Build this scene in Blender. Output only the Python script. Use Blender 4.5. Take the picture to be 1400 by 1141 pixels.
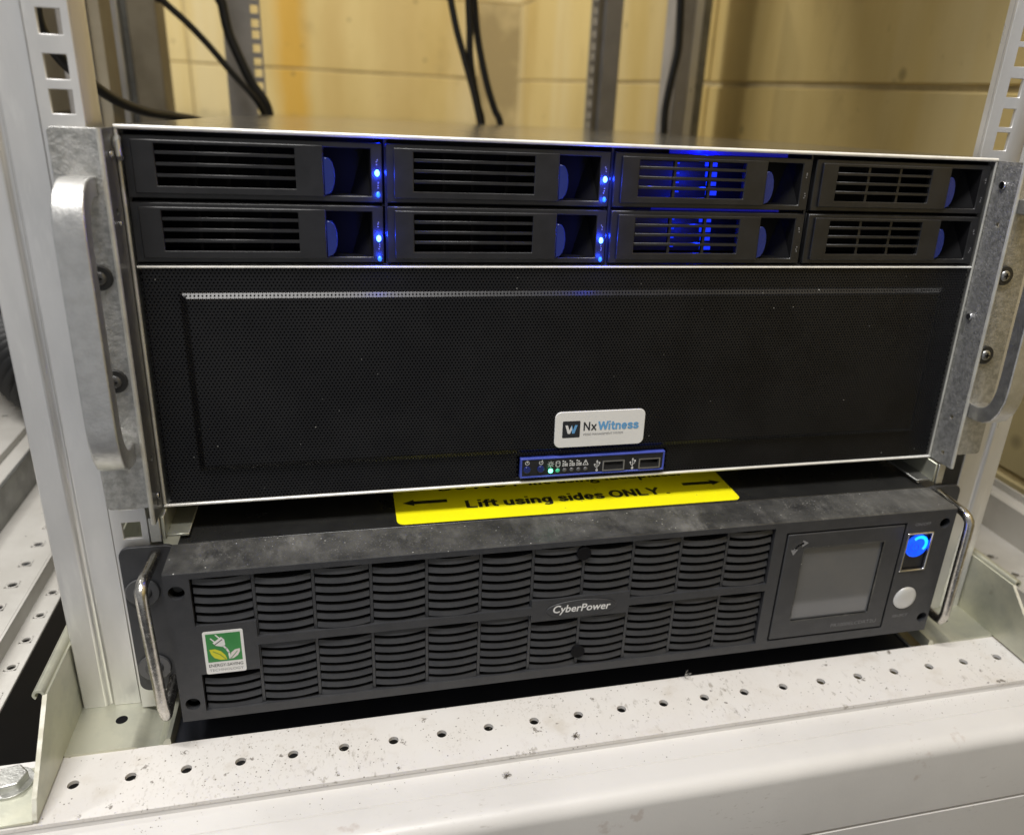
import bpy, bmesh, math, random
from mathutils import Vector, Matrix
random.seed(7)
S = 0.001
scene = bpy.context.scene
for o in list(bpy.data.objects):
    bpy.data.objects.remove(o)

# ------------------------------------------------------------------ camera
def setup_camera():
    yaw, pit, rol = 0.25552852, -0.38097295, 0.05456715
    cy, sy, cp, sp, cr, sr = math.cos(yaw), math.sin(yaw), math.cos(pit), math.sin(pit), math.cos(rol), math.sin(rol)
    f = Vector((sy * cp, cy * cp, sp)); rt = Vector((cy, -sy, 0)); up = rt.cross(f)
    r2 = cr * rt + sr * up; u2 = -sr * rt + cr * up
    cam = bpy.data.cameras.new('camera'); co = bpy.data.objects.new('camera', cam)
    scene.collection.objects.link(co)
    m = Matrix((( r2.x, u2.x, -f.x, -0.12944), (r2.y, u2.y, -f.y, -0.35876), (r2.z, u2.z, -f.z, 0.19893), (0, 0, 0, 1)))
    co.matrix_world = m
    cam.sensor_fit = 'HORIZONTAL'; cam.sensor_width = 36.0
    cam.lens = 1080.53 / 1400 * 36
    cam.shift_x = -(738.9 - 700) / 1400
    cam.shift_y = -(570.5 - 555.7) / 1400
    cam.clip_start = 0.02; cam.clip_end = 50
    cam.dof.use_dof = True; cam.dof.focus_distance = 0.405; cam.dof.aperture_fstop = 7.5
    scene.camera = co
setup_camera()

# ------------------------------------------------------------------ world and lamps (indoor room light)
world = bpy.data.worlds.new('World'); scene.world = world; world.use_nodes = True
bg = world.node_tree.nodes['Background']
bg.inputs[0].default_value = (0.95, 0.965, 0.99, 1); bg.inputs[1].default_value = 0.355
def lamp(name, loc, target, sx, sy, energy, col=(1, 0.975, 0.94)):
    l = bpy.data.lights.new(name, 'AREA'); l.shape = 'RECTANGLE'; l.size = sx; l.size_y = sy
    l.energy = energy; l.color = col
    o = bpy.data.objects.new(name, l); scene.collection.objects.link(o)
    o.location = loc
    d = Vector(target) - Vector(loc)
    o.rotation_euler = d.to_track_quat('-Z', 'Y').to_euler()
    return o
lamp('ceiling_tube_light', (-0.42, -0.50, 1.68), (-0.30, -0.2, 0), 1.1, 0.06, 38)
lamp('far_fill_light', (-1.35, 1.3, 1.9), (-1.0, 1.5, 0), 0.07, 1.0, 42)  # added fill for the back wall and left interior, no known lamp
scene.view_settings.view_transform = 'Standard'; scene.view_settings.look = 'None'
scene.view_settings.exposure = 0.0; scene.view_settings.gamma = 1.0

# ------------------------------------------------------------------ materials
def mat(name, c, rough=0.5, metal=0.0, c2=None, ns=60.0, lo=0.4, hi=0.6, det=6.0, stretch=(1, 1, 1),
        bump=0.0, bs=400.0, rvar=0.0, emit=None, es=0.0, specks=None, spec=0.5, coat=0.0, layers=()):
    m = bpy.data.materials.new(name); m.use_nodes = True
    nt = m.node_tree; N = nt.nodes; L = nt.links; b = N['Principled BSDF']
    b.inputs['Base Color'].default_value = (*c, 1); b.inputs['Roughness'].default_value = rough
    b.inputs['Metallic'].default_value = metal; b.inputs['Specular IOR Level'].default_value = spec
    b.inputs['Coat Weight'].default_value = coat
    if emit:
        b.inputs['Emission Color'].default_value = (*emit, 1); b.inputs['Emission Strength'].default_value = es
    geo = N.new('ShaderNodeNewGeometry')
    def mapped(st):
        mp = N.new('ShaderNodeMapping'); mp.inputs['Scale'].default_value = st
        L.new(geo.outputs['Position'], mp.inputs['Vector']); return mp.outputs['Vector']
    def noise(scale, st=(1, 1, 1), d=6.0):
        n = N.new('ShaderNodeTexNoise'); n.inputs['Scale'].default_value = scale; n.inputs['Detail'].default_value = d
        n.inputs['Roughness'].default_value = 0.62
        L.new(mapped(st), n.inputs['Vector']); return n.outputs['Fac']
    def ramp(v, a, z, power=None):
        r = N.new('ShaderNodeMapRange'); r.inputs['From Min'].default_value = a; r.inputs['From Max'].default_value = z
        r.clamp = True; L.new(v, r.inputs['Value']); return r.outputs['Result']
    def mul(a, k):
        q = N.new('ShaderNodeMath'); q.operation = 'MULTIPLY'; L.new(a, q.inputs[0])
        if isinstance(k, (int, float)): q.inputs[1].default_value = k
        else: L.new(k, q.inputs[1])
        return q.outputs[0]
    cur = None
    def mix(fac, col):
        nonlocal cur
        x = N.new('ShaderNodeMix'); x.data_type = 'RGBA'
        L.new(fac, x.inputs[0])
        if cur is None: x.inputs[6].default_value = (*c, 1)
        else: L.new(cur, x.inputs[6])
        x.inputs[7].default_value = (*col, 1); cur = x.outputs[2]
    if c2:
        mix(ramp(noise(ns, stretch, det), lo, hi), c2)
    for ly in layers:   # (colour, scale, lo, hi, amount, stretch, [mask scale, mask lo, mask hi])
        fac = mul(ramp(noise(ly[1], ly[5], 5), ly[2], ly[3]), ly[4])
        if len(ly) > 6: fac = mul(fac, ramp(noise(ly[6], (1, 1, 1), 3), ly[7], ly[8]))
        mix(fac, ly[0])
    if specks:          # (colour, voronoi scale, radius, density)
        v = N.new('ShaderNodeTexVoronoi'); v.inputs['Scale'].default_value = specks[1]
        L.new(mapped((1, 1, 1)), v.inputs['Vector'])
        d = ramp(v.outputs['Distance'], specks[2], specks[2] * 0.6)
        sepc = N.new('ShaderNodeSeparateColor'); L.new(v.outputs['Color'], sepc.inputs[0])
        k = ramp(sepc.outputs[0], specks[3], specks[3] - 0.05)
        mix(mul(d, k), specks[0])
    if cur is not None: L.new(cur, b.inputs['Base Color'])
    if rvar:
        r = N.new('ShaderNodeMapRange'); L.new(noise(ns * 1.7, stretch, 4), r.inputs['Value'])
        r.inputs['From Min'].default_value = 0.3; r.inputs['From Max'].default_value = 0.7
        r.inputs['To Min'].default_value = max(0.02, rough - rvar); r.inputs['To Max'].default_value = min(1, rough + rvar)
        L.new(r.outputs['Result'], b.inputs['Roughness'])
    if bump:
        bp = N.new('ShaderNodeBump'); bp.inputs['Strength'].default_value = bump; bp.inputs['Distance'].default_value = 0.0006
        L.new(noise(bs, stretch, 5), bp.inputs['Height']); L.new(bp.outputs['Normal'], b.inputs['Normal'])
    return m
M = {}
M['wall'] = mat('cream_painted_block', (0.74, 0.57, 0.235), 0.5, c2=(0.60, 0.43, 0.14), ns=3.2, lo=0.40, hi=0.66, stretch=(1, 1, 0.3), bump=0.8, bs=90,
                layers=[((0.82, 0.71, 0.44), 2.4, 0.5, 0.66, 0.7, (1, 1, 0.08)), ((0.36, 0.25, 0.09), 7.0, 0.60, 0.72, 0.4, (1, 1, 0.7)), ((0.40, 0.29, 0.10), 60, 0.62, 0.7, 0.4, (1, 1, 1), 5, 0.5, 0.6)])
def wall_stains(m):
    nt = m.node_tree; N = nt.nodes; L = nt.links; b = N['Principled BSDF']; src = b.inputs['Base Color'].links[0].from_socket
    geo = N.new('ShaderNodeNewGeometry'); sep = N.new('ShaderNodeSeparateXYZ'); L.new(geo.outputs['Position'], sep.inputs[0])
    def mth(op, a, k):
        q = N.new('ShaderNodeMath'); q.operation = op; q.use_clamp = op == 'MULTIPLY'
        for i, z in enumerate((a, k)):
            if isinstance(z, (int, float)): q.inputs[i].default_value = z
            else: L.new(z, q.inputs[i])
        return q.outputs[0]
    def rng(v, a, z):
        r_ = N.new('ShaderNodeMapRange'); r_.inputs['From Min'].default_value = a; r_.inputs['From Max'].default_value = z; L.new(v, r_.inputs['Value']); return r_.outputs[0]
    def mixc(f_, a, col):
        x = N.new('ShaderNodeMix'); x.data_type = 'RGBA'; L.new(f_, x.inputs[0]); L.new(a, x.inputs[6]); x.inputs[7].default_value = (*col, 1); return x.outputs[2]
    nz = N.new('ShaderNodeTexNoise'); nz.inputs['Scale'].default_value = 9; L.new(geo.outputs['Position'], nz.inputs['Vector'])
    wob = mth('MULTIPLY_ADD', nz.outputs['Fac'], 0.05)
    # rusty yellow runs down the back wall
    for x0, wd, k, col in ((-0.255, 0.06, 0.85, (0.66, 0.37, 0.03)), (-0.13, 0.05, 0.35, (0.55, 0.36, 0.10)), (0.06, 0.09, 0.3, (0.50, 0.33, 0.10))):
        d = mth('ABSOLUTE', mth('ADD', mth('ADD', sep.outputs['X'], mth('MULTIPLY', nz.outputs['Fac'], 0.03)), -x0 - 0.015), 0)
        f_ = mth('MULTIPLY', mth('MULTIPLY', rng(d, wd, wd * 0.35), rng(sep.outputs['Y'], 2.2, 2.25)), k)
        src = mixc(f_, src, col)
    # damp blotches low on the side wall
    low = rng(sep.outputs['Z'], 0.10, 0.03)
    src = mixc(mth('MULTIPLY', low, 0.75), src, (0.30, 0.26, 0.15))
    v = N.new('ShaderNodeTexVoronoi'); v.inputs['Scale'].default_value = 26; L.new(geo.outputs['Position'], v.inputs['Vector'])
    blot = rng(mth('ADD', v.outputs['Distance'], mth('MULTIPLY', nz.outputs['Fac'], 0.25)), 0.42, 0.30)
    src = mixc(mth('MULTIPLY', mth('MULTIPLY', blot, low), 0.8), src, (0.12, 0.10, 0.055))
    # a few small rust spots higher up
    v2 = N.new('ShaderNodeTexVoronoi'); v2.inputs['Scale'].default_value = 13; L.new(geo.outputs['Position'], v2.inputs['Vector'])
    src = mixc(mth('MULTIPLY', rng(v2.outputs['Distance'], 0.11, 0.05), 0.6), src, (0.22, 0.15, 0.05))
    L.new(src, b.inputs['Base Color'])
wall_stains(M['wall'])
M['joint'] = mat('mortar_joint', (0.40, 0.31, 0.15), 0.9, c2=(0.60, 0.48, 0.24), ns=6, lo=0.45, hi=0.6)
M['zinc'] = mat('galvanised_zinc', (0.60, 0.60, 0.57), 0.38, 0.85, c2=(0.50, 0.50, 0.47), ns=120, bump=0.25, bs=500, rvar=0.08)
M['zinc_rough'] = mat('spangled_zinc', (0.52, 0.515, 0.50), 0.42, 0.7, c2=(0.36, 0.36, 0.345), ns=300, lo=0.4, hi=0.6, bump=0.9, bs=700, rvar=0.12)
M['zinc_green'] = mat('passivated_zinc', (0.60, 0.595, 0.48), 0.4, 0.65, c2=(0.43, 0.44, 0.375), ns=18, bump=0.15, bs=300, rvar=0.1,
                      layers=[((0.22, 0.2, 0.15), 90, 0.6, 0.72, 0.6, (1, 1, 1), 14, 0.5, 0.6)])
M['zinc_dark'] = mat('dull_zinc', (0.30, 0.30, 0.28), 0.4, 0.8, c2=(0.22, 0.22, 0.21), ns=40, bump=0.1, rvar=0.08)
M['bare_edge'] = mat('cut_zinc_edge', (0.78, 0.77, 0.68), 0.5, 0.25, c2=(0.6, 0.58, 0.48), ns=160)
M['edge'] = mat('bright_sheet_edge', (0.93, 0.92, 0.88), 0.3, 0.25, c2=(0.82, 0.81, 0.77), ns=90)
M['edge_dull'] = mat('dull_sheet_edge', (0.62, 0.61, 0.55), 0.45, 0.5, c2=(0.5, 0.49, 0.45), ns=90)
M['post'] = mat('aluzinc_post', (0.80, 0.79, 0.775), 0.4, 0.6, c2=(0.66, 0.655, 0.645), ns=22, lo=0.38, hi=0.64, stretch=(1, 1, 0.3), bump=0.08, rvar=0.14,
                layers=[((0.92, 0.91, 0.88), 60, 0.6, 0.7, 0.5, (1, 1, 0.2)), ((0.28, 0.28, 0.28), 220, 0.69, 0.74, 0.6, (1, 1, 0.15), 30, 0.5, 0.6)])
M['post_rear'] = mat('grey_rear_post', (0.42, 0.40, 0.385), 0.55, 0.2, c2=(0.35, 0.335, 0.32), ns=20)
M['post_brown'] = mat('brown_grey_post', (0.33, 0.29, 0.215), 0.6, 0.1, c2=(0.27, 0.235, 0.17), ns=20)  # brownish grey tone for some post and channel faces
M['top'] = mat('polished_steel_cover', (0.62, 0.61, 0.58), 0.16, 0.95, c2=(0.55, 0.545, 0.52), ns=50, bump=0.03, bs=200, rvar=0.05, specks=((0.9, 0.9, 0.88), 300, 0.16, 0.12))
M['handle'] = mat('satin_aluminium', (0.66, 0.655, 0.64), 0.36, 0.9, c2=(0.58, 0.575, 0.56), ns=140, bump=0.35, bs=900, rvar=0.08)
M['rod'] = mat('nickel_rod', (0.60, 0.575, 0.53), 0.22, 1.0, c2=(0.45, 0.43, 0.39), ns=300, bump=0.12, bs=800, rvar=0.08)
M['black'] = mat('black_abs', (0.009, 0.009, 0.010), 0.36, c2=(0.014, 0.014, 0.0155), ns=80, bump=0.12, bs=1500, rvar=0.06)
M['black_deep'] = mat('black_inner', (0.004, 0.004, 0.005), 0.7, spec=0.15)
M['grille'] = mat('black_painted_mesh', (0.005, 0.005, 0.006), 0.34, c2=(0.009, 0.009, 0.010), ns=30, spec=0.35, specks=((0.45, 0.45, 0.42), 260, 0.09, 0.055))
M['ups'] = mat('charcoal_abs', (0.031, 0.032, 0.036), 0.42, c2=(0.038, 0.039, 0.043), ns=120, bump=0.25, bs=1800, rvar=0.06)
M['ups_top'] = mat('dusty_black_top', (0.030, 0.030, 0.030), 0.38, c2=(0.055, 0.055, 0.053), ns=35, lo=0.4, hi=0.7, bump=0.3, bs=600, rvar=0.1,
                   layers=[((0.13, 0.127, 0.118), 30, 0.42, 0.66, 0.6, (1, 1, 1)), ((0.22, 0.215, 0.20), 150, 0.48, 0.72, 0.6, (1, 0.45, 1), 24, 0.42, 0.62), ((0.40, 0.39, 0.36), 900, 0.60, 0.72, 0.6, (1, 1, 1), 40, 0.42, 0.6)],
                   specks=((0.7, 0.7, 0.66), 520, 0.17, 0.10))
M['ups_body'] = mat('black_steel_case', (0.012, 0.012, 0.012), 0.3, c2=(0.02, 0.02, 0.019), ns=30, rvar=0.06)
M['tray'] = mat('dark_shade_tray', (0.011, 0.0125, 0.019), 0.55, c2=(0.014, 0.016, 0.024), ns=20)  # navy tone carries the shade of the rack opening
M['white'] = mat('white_powder_coat', (0.68, 0.66, 0.64), 0.5, c2=(0.64, 0.61, 0.58), ns=22, lo=0.4, hi=0.75, bump=0.08, bs=900, rvar=0.08,
                 layers=[((0.50, 0.45, 0.38), 60, 0.56, 0.74, 0.45, (1, 1, 1)), ((0.25, 0.22, 0.18), 330, 0.57, 0.66, 0.7, (1, 0.4, 1), 18, 0.47, 0.62), ((0.34, 0.30, 0.25), 700, 0.57, 0.66, 0.45, (1, 0.6, 1), 11, 0.45, 0.58), ((0.15, 0.13, 0.11), 130, 0.66, 0.69, 0.85, (1, 1, 1))],
                 specks=((0.16, 0.14, 0.12), 430, 0.20, 0.16))
M['white_clean'] = mat('white_kick_panel', (0.66, 0.645, 0.63), 0.4, c2=(0.61, 0.595, 0.58), ns=8, bump=0.12, bs=700, rvar=0.1,
                       layers=[((0.45, 0.38, 0.34), 26, 0.66, 0.70, 0.5, (1, 1, 1)), ((0.40, 0.37, 0.34), 500, 0.60, 0.68, 0.6, (0.4, 1, 1), 20, 0.5, 0.62)])
M['beam'] = mat('grey_white_beam', (0.56, 0.54, 0.50), 0.5, c2=(0.48, 0.46, 0.42), ns=20, specks=((0.15, 0.14, 0.13), 150, 0.12, 0.1))
M['blue_plastic'] = mat('blue_latch_plastic', (0.010, 0.022, 0.16), 0.25, c2=(0.008, 0.018, 0.13), ns=60)
M['cage'] = mat('drive_cage_plastic', (0.022, 0.022, 0.024), 0.4)
M['blue_trim'] = mat('blue_trim', (0.07, 0.10, 0.50), 0.35, c2=(0.05, 0.08, 0.42), ns=90)
M['led_blue'] = mat('blue_led', (0.1, 0.3, 1), 0.2, emit=(0.10, 0.36, 1.0), es=7)
M['led_blue_dim'] = mat('blue_led_dim', (0.05, 0.2, 1), 0.2, emit=(0.02, 0.18, 1.0), es=1.6)
M['led_inner'] = mat('backplane_led', (0.0, 0.02, 1), 0.3, emit=(0.0, 0.03, 1.0), es=0.9)
M['led_green'] = mat('green_led', (0.1, 1, 0.6), 0.2, emit=(0.12, 1.0, 0.45), es=5)
M['led_green_dim'] = mat('green_led_dim', (0.05, 0.4, 0.25), 0.3, emit=(0.05, 0.6, 0.3), es=0.25)
M['led_off'] = mat('unlit_led', (0.10, 0.10, 0.105), 0.25)
M['backlit'] = mat('backlit_power_lens', (0.01, 0.1, 0.9), 0.15, emit=(0.0, 0.09, 1.0), es=0.75)
M['backlit_hot'] = mat('backlit_power_core', (0.1, 0.5, 1), 0.15, emit=(0.02, 0.42, 1.0), es=1.1)
M['sticker'] = mat('white_label', (0.78, 0.775, 0.76), 0.32, c2=(0.74, 0.735, 0.72), ns=20)
M['ink'] = mat('black_ink', (0.018, 0.02, 0.024), 0.4)
M['ink_grey'] = mat('grey_ink', (0.22, 0.22, 0.23), 0.5)
M['print_grey'] = mat('faded_grey_print', (0.17, 0.17, 0.18), 0.5)
M['print_white'] = mat('white_print', (0.72, 0.72, 0.72), 0.4)
M['ink_blue'] = mat('light_blue_ink', (0.13, 0.36, 0.66), 0.4)
M['green'] = mat('green_print', (0.035, 0.22, 0.055), 0.4, c2=(0.045, 0.25, 0.065), ns=50)
M['leaf_yellow'] = mat('yellow_print', (0.62, 0.60, 0.03), 0.4)
M['leaf_white'] = mat('pale_print', (0.72, 0.66, 0.64), 0.4)
M['yellow'] = mat('yellow_warning_label', (0.92, 0.86, 0.008), 0.35, c2=(0.86, 0.80, 0.01), ns=30, specks=((0.35, 0.33, 0.1), 260, 0.14, 0.14))
M['chrome'] = mat('chrome_trim', (0.75, 0.75, 0.78), 0.18, 1.0)
M['usb_metal'] = mat('usb_shell', (0.55, 0.55, 0.56), 0.3, 1.0)
M['usb_blue'] = mat('dark_usb_tongue', (0.02, 0.035, 0.07), 0.4)
M['screen'] = mat('lcd_glass', (0.115, 0.117, 0.124), 0.09, c2=(0.13, 0.131, 0.136), ns=12, spec=0.9)
M['select'] = mat('silver_button', (0.62, 0.62, 0.61), 0.35, 0.35)
M['rubber'] = mat('black_rubber', (0.010, 0.010, 0.0105), 0.5, bump=0.1)
M['washer'] = mat('black_washer', (0.02, 0.02, 0.02), 0.4)
M['clear'] = mat('dull_steel_screw', (0.42, 0.42, 0.41), 0.35, 0.9, c2=(0.3, 0.3, 0.3), ns=300)
M['dark_bolt'] = mat('dark_cup_washer', (0.09, 0.09, 0.092), 0.25, 0.2)
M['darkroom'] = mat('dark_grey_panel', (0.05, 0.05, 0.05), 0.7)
M['floor'] = mat('dark_concrete_floor', (0.035, 0.036, 0.045), 0.8, c2=(0.028, 0.03, 0.038), ns=8)
M['brushed'] = mat('grey_side_sheet', (0.34, 0.33, 0.315), 0.5, 0.2, c2=(0.28, 0.27, 0.26), ns=10)

# ------------------------------------------------------------------ mesh helpers (all dimensions in millimetres)
class MB:
    def __init__(s): s.v = []; s.f = []
    def add(s, vs, fs):
        n = len(s.v); s.v += [tuple(q) for q in vs]; s.f += [tuple(i + n for i in f) for f in fs]; return s
    def box(s, x0, x1, y0, y1, z0, z1):
        return s.add([(x0, y0, z0), (x1, y0, z0), (x1, y1, z0), (x0, y1, z0), (x0, y0, z1), (x1, y0, z1), (x1, y1, z1), (x0, y1, z1)],
                     [(0, 3, 2, 1), (4, 5, 6, 7), (0, 1, 5, 4), (1, 2, 6, 5), (2, 3, 7, 6), (3, 0, 4, 7)])
    def prism(s, poly, mp, w0, w1):
        n = len(poly)
        vs = [mp(u, v, w0) for u, v in poly] + [mp(u, v, w1) for u, v in poly]
        fs = [tuple(range(n)), tuple(range(2 * n - 1, n - 1, -1))] + [(i, i + n, (i + 1) % n + n, (i + 1) % n) for i in range(n)]
        return s.add(vs, fs)
    def cyl(s, cu, cv, r, mp, w0, w1, n=20, r1=None, ru=1.0):
        r1 = r if r1 is None else r1
        a = [(math.cos(2 * math.pi * i / n), math.sin(2 * math.pi * i / n)) for i in range(n)]
        vs = [mp(cu + r * ru * c, cv + r * d, w0) for c, d in a] + [mp(cu + r1 * ru * c, cv + r1 * d, w1) for c, d in a]
        fs = [tuple(range(n)), tuple(range(2 * n - 1, n - 1, -1))] + [(i, i + n, (i + 1) % n + n, (i + 1) % n) for i in range(n)]
        return s.add(vs, fs)
    def dome(s, cu, cv, r, h, mp, n=16, k=4, ru=1.0):
        vs = []; fs = []
        for j in range(k):
            t = j / k * math.pi / 2
            for i in range(n):
                a = 2 * math.pi * i / n
                vs.append(mp(cu + r * ru * math.cos(t) * math.cos(a), cv + r * math.cos(t) * math.sin(a), -h * math.sin(t)))
        vs.append(mp(cu, cv, -h))
        for j in range(k - 1):
            for i in range(n):
                fs.append((j * n + i, j * n + (i + 1) % n, (j + 1) * n + (i + 1) % n, (j + 1) * n + i))
        for i in range(n): fs.append(((k - 1) * n + i, (k - 1) * n + (i + 1) % n, k * n))
        return s.add(vs, fs)
    def tube(s, pts, r, n=12, cap=True):
        pts = [Vector(p) for p in pts]; vs = []; fs = []
        t0 = (pts[1] - pts[0]).normalized()
        a = Vector((0, 0, 1)) if abs(t0.z) < 0.9 else Vector((1, 0, 0))
        u = t0.cross(a).normalized()
        for i, p in enumerate(pts):
            t = (pts[min(i + 1, len(pts) - 1)] - pts[max(i - 1, 0)]).normalized()
            u = (u - t * u.dot(t)).normalized(); w = t.cross(u)
            rr = r[i] if isinstance(r, (list, tuple)) else r
            for k in range(n):
                q = 2 * math.pi * k / n
                vs.append(tuple(p + u * rr * math.cos(q) + w * rr * math.sin(q)))
        for i in range(len(pts) - 1):
            for k in range(n):
                fs.append((i * n + k, i * n + (k + 1) % n, (i + 1) * n + (k + 1) % n, (i + 1) * n + k))
        if cap: fs += [tuple(range(n - 1, -1, -1)), tuple(range((len(pts) - 1) * n, len(pts) * n))]
        return s.add(vs, fs)
    def plate(s, u0, u1, v0, v1, mp, t, rects=(), rounds=(), n=16):
        """sheet with real rectangular and round holes; rounds = (cu, cv, r, half cell)"""
        cuts = list(rects) + [(a - h, a + h, b - h, b + h) for a, b, r, h in rounds]
        us = sorted({u0, u1} | {min(max(c[0], u0), u1) for c in cuts} | {min(max(c[1], u0), u1) for c in cuts})
        vv = sorted({v0, v1} | {min(max(c[2], v0), v1) for c in cuts} | {min(max(c[3], v0), v1) for c in cuts})
        nu, nv = len(us), len(vv)
        def solid(i, j):
            if i < 0 or j < 0 or i >= nu - 1 or j >= nv - 1: return False
            a = (us[i] + us[i + 1]) / 2; b = (vv[j] + vv[j + 1]) / 2
            return not any(c[0] < a < c[1] and c[2] < b < c[3] for c in cuts)
        vs = [mp(a, b, 0) for b in vv for a in us] + [mp(a, b, t) for b in vv for a in us]
        K = nu * nv; fs = []
        I = lambda i, j: j * nu + i
        for j in range(nv - 1):
            for i in range(nu - 1):
                if not solid(i, j): continue
                fs.append((I(i, j), I(i + 1, j), I(i + 1, j + 1), I(i, j + 1)))
                fs.append((I(i, j) + K, I(i, j + 1) + K, I(i + 1, j + 1) + K, I(i + 1, j) + K))
                for (di, dj, a, b) in ((-1, 0, I(i, j), I(i, j + 1)), (1, 0, I(i + 1, j), I(i + 1, j + 1)), (0, -1, I(i, j), I(i + 1, j)), (0, 1, I(i, j + 1), I(i + 1, j + 1))):
                    if not solid(i + di, j + dj): fs.append((a, b, b + K, a + K))
        s.add(vs, fs)
        for cu, cv, r, h in rounds:
            o = []; c = []
            for k in range(n):
                a = 2 * math.pi * (k + 0.5) / n * 1.0 - 2 * math.pi * 0.5 / n
                x, y = math.cos(a), math.sin(a); m = max(abs(x), abs(y))
                o.append((cu + h * x / m, cv + h * y / m)); c.append((cu + r * x, cv + r * y))
            vs = [mp(*q, 0) for q in o] + [mp(*q, 0) for q in c] + [mp(*q, t) for q in c] + [mp(*q, t) for q in o]
            fs = []
            for k in range(n):
                l = (k + 1) % n
                fs += [(k, l, n + l, n + k), (n + k, n + l, 2 * n + l, 2 * n + k), (2 * n + k, 2 * n + l, 3 * n + l, 3 * n + k)]
            s.add(vs, fs)
        return s
    def mesh(s, name):
        me = bpy.data.meshes.new(name)
        me.from_pydata([(x * S, y * S, z * S) for x, y, z in s.v], [], s.f)
        bm = bmesh.new(); bm.from_mesh(me)
        bmesh.ops.remove_doubles(bm, verts=bm.verts, dist=1e-6)
        bmesh.ops.recalc_face_normals(bm, faces=bm.faces); bm.to_mesh(me); bm.free()
        return me
    def build(s, name, m, parent=None, bevel=0, smooth=False, loc=None, seg=2):
        me = s.mesh(name); me.materials.append(m)
        return link(name, me, parent, bevel, smooth, loc, seg)
def link(name, me, parent=None, bevel=0, smooth=False, loc=None, seg=2):
    o = bpy.data.objects.new(name, me); scene.collection.objects.link(o)
    if parent: o.parent = parent
    if loc: o.location = Vector(loc) * S
    if smooth:
        for p in me.polygons: p.use_smooth = True
        me.set_sharp_from_angle(angle=math.radians(38))
    if bevel:
        b = o.modifiers.new('bevel', 'BEVEL'); b.width = bevel * S; b.segments = seg; b.limit_method = 'ANGLE'; b.angle_limit = math.radians(40)
        b.harden_normals = False
        for p in me.polygons: p.use_smooth = True
        me.set_sharp_from_angle(angle=math.radians(38))
    return o
def share(o, parent, loc=None, name=None):
    c = bpy.data.objects.new(name or o.name.split('.')[0], o.data); scene.collection.objects.link(c)
    c.parent = parent
    if loc: c.location = Vector(loc) * S
    return c
def thing(name, label, cat, loc=(0, 0, 0), group=None):
    o = bpy.data.objects.new(name, None); scene.collection.objects.link(o)
    o.empty_display_size = 0.02; o.location = Vector(loc) * S
    return tag(o, label, cat, group)
def tag(o, label, cat, group=None):
    o['label'] = label; o['category'] = cat
    if group: o['group'] = group
    return o
def struct(o):
    o['kind'] = 'structure'; return o
front = lambda yf: (lambda u, v, w: (u, yf + w, v))
top = lambda zf: (lambda u, v, w: (u, v, zf - w))
side = lambda xf: (lambda u, v, w: (xf + w, u, v))
def rrect(u0, u1, v0, v1, r, n=5):
    o = []
    for cx, cy, a in ((u1 - r, v1 - r, 0), (u0 + r, v1 - r, 90), (u0 + r, v0 + r, 180), (u1 - r, v0 + r, 270)):
        for k in range(n + 1):
            q = math.radians(a + 90 * k / n); o.append((cx + r * math.cos(q), cy + r * math.sin(q)))
    return o
def text(body, box, mp, m, parent, name='lettering', bold=0.0, shear=0.0, rot=0.0, thick=0.0):
    """real letter outlines fitted to box (u0, u1, v0, v1) on the plane mp"""
    cu = bpy.data.curves.new(name, 'FONT'); cu.body = body; cu.offset = bold; cu.shear = shear; cu.resolution_u = 3
    t = bpy.data.objects.new('tmp', cu); scene.collection.objects.link(t)
    dg = bpy.context.evaluated_depsgraph_get()
    me = bpy.data.meshes.new_from_object(t.evaluated_get(dg))
    bpy.data.objects.remove(t); bpy.data.curves.remove(cu)
    xs = [v.co.x for v in me.vertices]; ys = [v.co.y for v in me.vertices]
    x0, x1, y0, y1 = min(xs), max(xs), min(ys), max(ys); u0, u1, v0, v1 = box
    for v in me.vertices:
        a = u0 + (v.co.x - x0) / (x1 - x0) * (u1 - u0); b = v0 + (v.co.y - y0) / (y1 - y0) * (v1 - v0)
        b += (a - u0) * rot
        v.co = Vector(mp(a, b, 0)) * S
    me.name = name; me.materials.clear(); me.materials.append(m)
    o = bpy.data.objects.new(name, me); scene.collection.objects.link(o); o.parent = parent
    return o
def stroke(mb, pts, w, mp, closed=False):
    """flat printed line"""
    P = [Vector((a, b)) for a, b in pts]; n = len(P)
    for i in range(n if closed else n - 1):
        a, b = P[i], P[(i + 1) % n]; d = (b - a).normalized() * w / 2; q = Vector((-d.y, d.x))
        a2 = a - d * 0.6; b2 = b + d * 0.6
        mb.add([mp(*(a2 + q), 0), mp(*(b2 + q), 0), mp(*(b2 - q), 0), mp(*(a2 - q), 0)], [(0, 1, 2, 3)])
def arc(cx, cy, r, a0, a1, n=14):
    return [(cx + r * math.cos(math.radians(a0 + (a1 - a0) * k / n)), cy + r * math.sin(math.radians(a0 + (a1 - a0) * k / n))) for k in range(n + 1)]
def ell(cx, cy, rx, ry, a0=0, a1=360, n=14):
    return [(cx + rx * math.cos(math.radians(a0 + (a1 - a0) * k / n)), cy + ry * math.sin(math.radians(a0 + (a1 - a0) * k / n))) for k in range(n + 1)]
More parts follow.
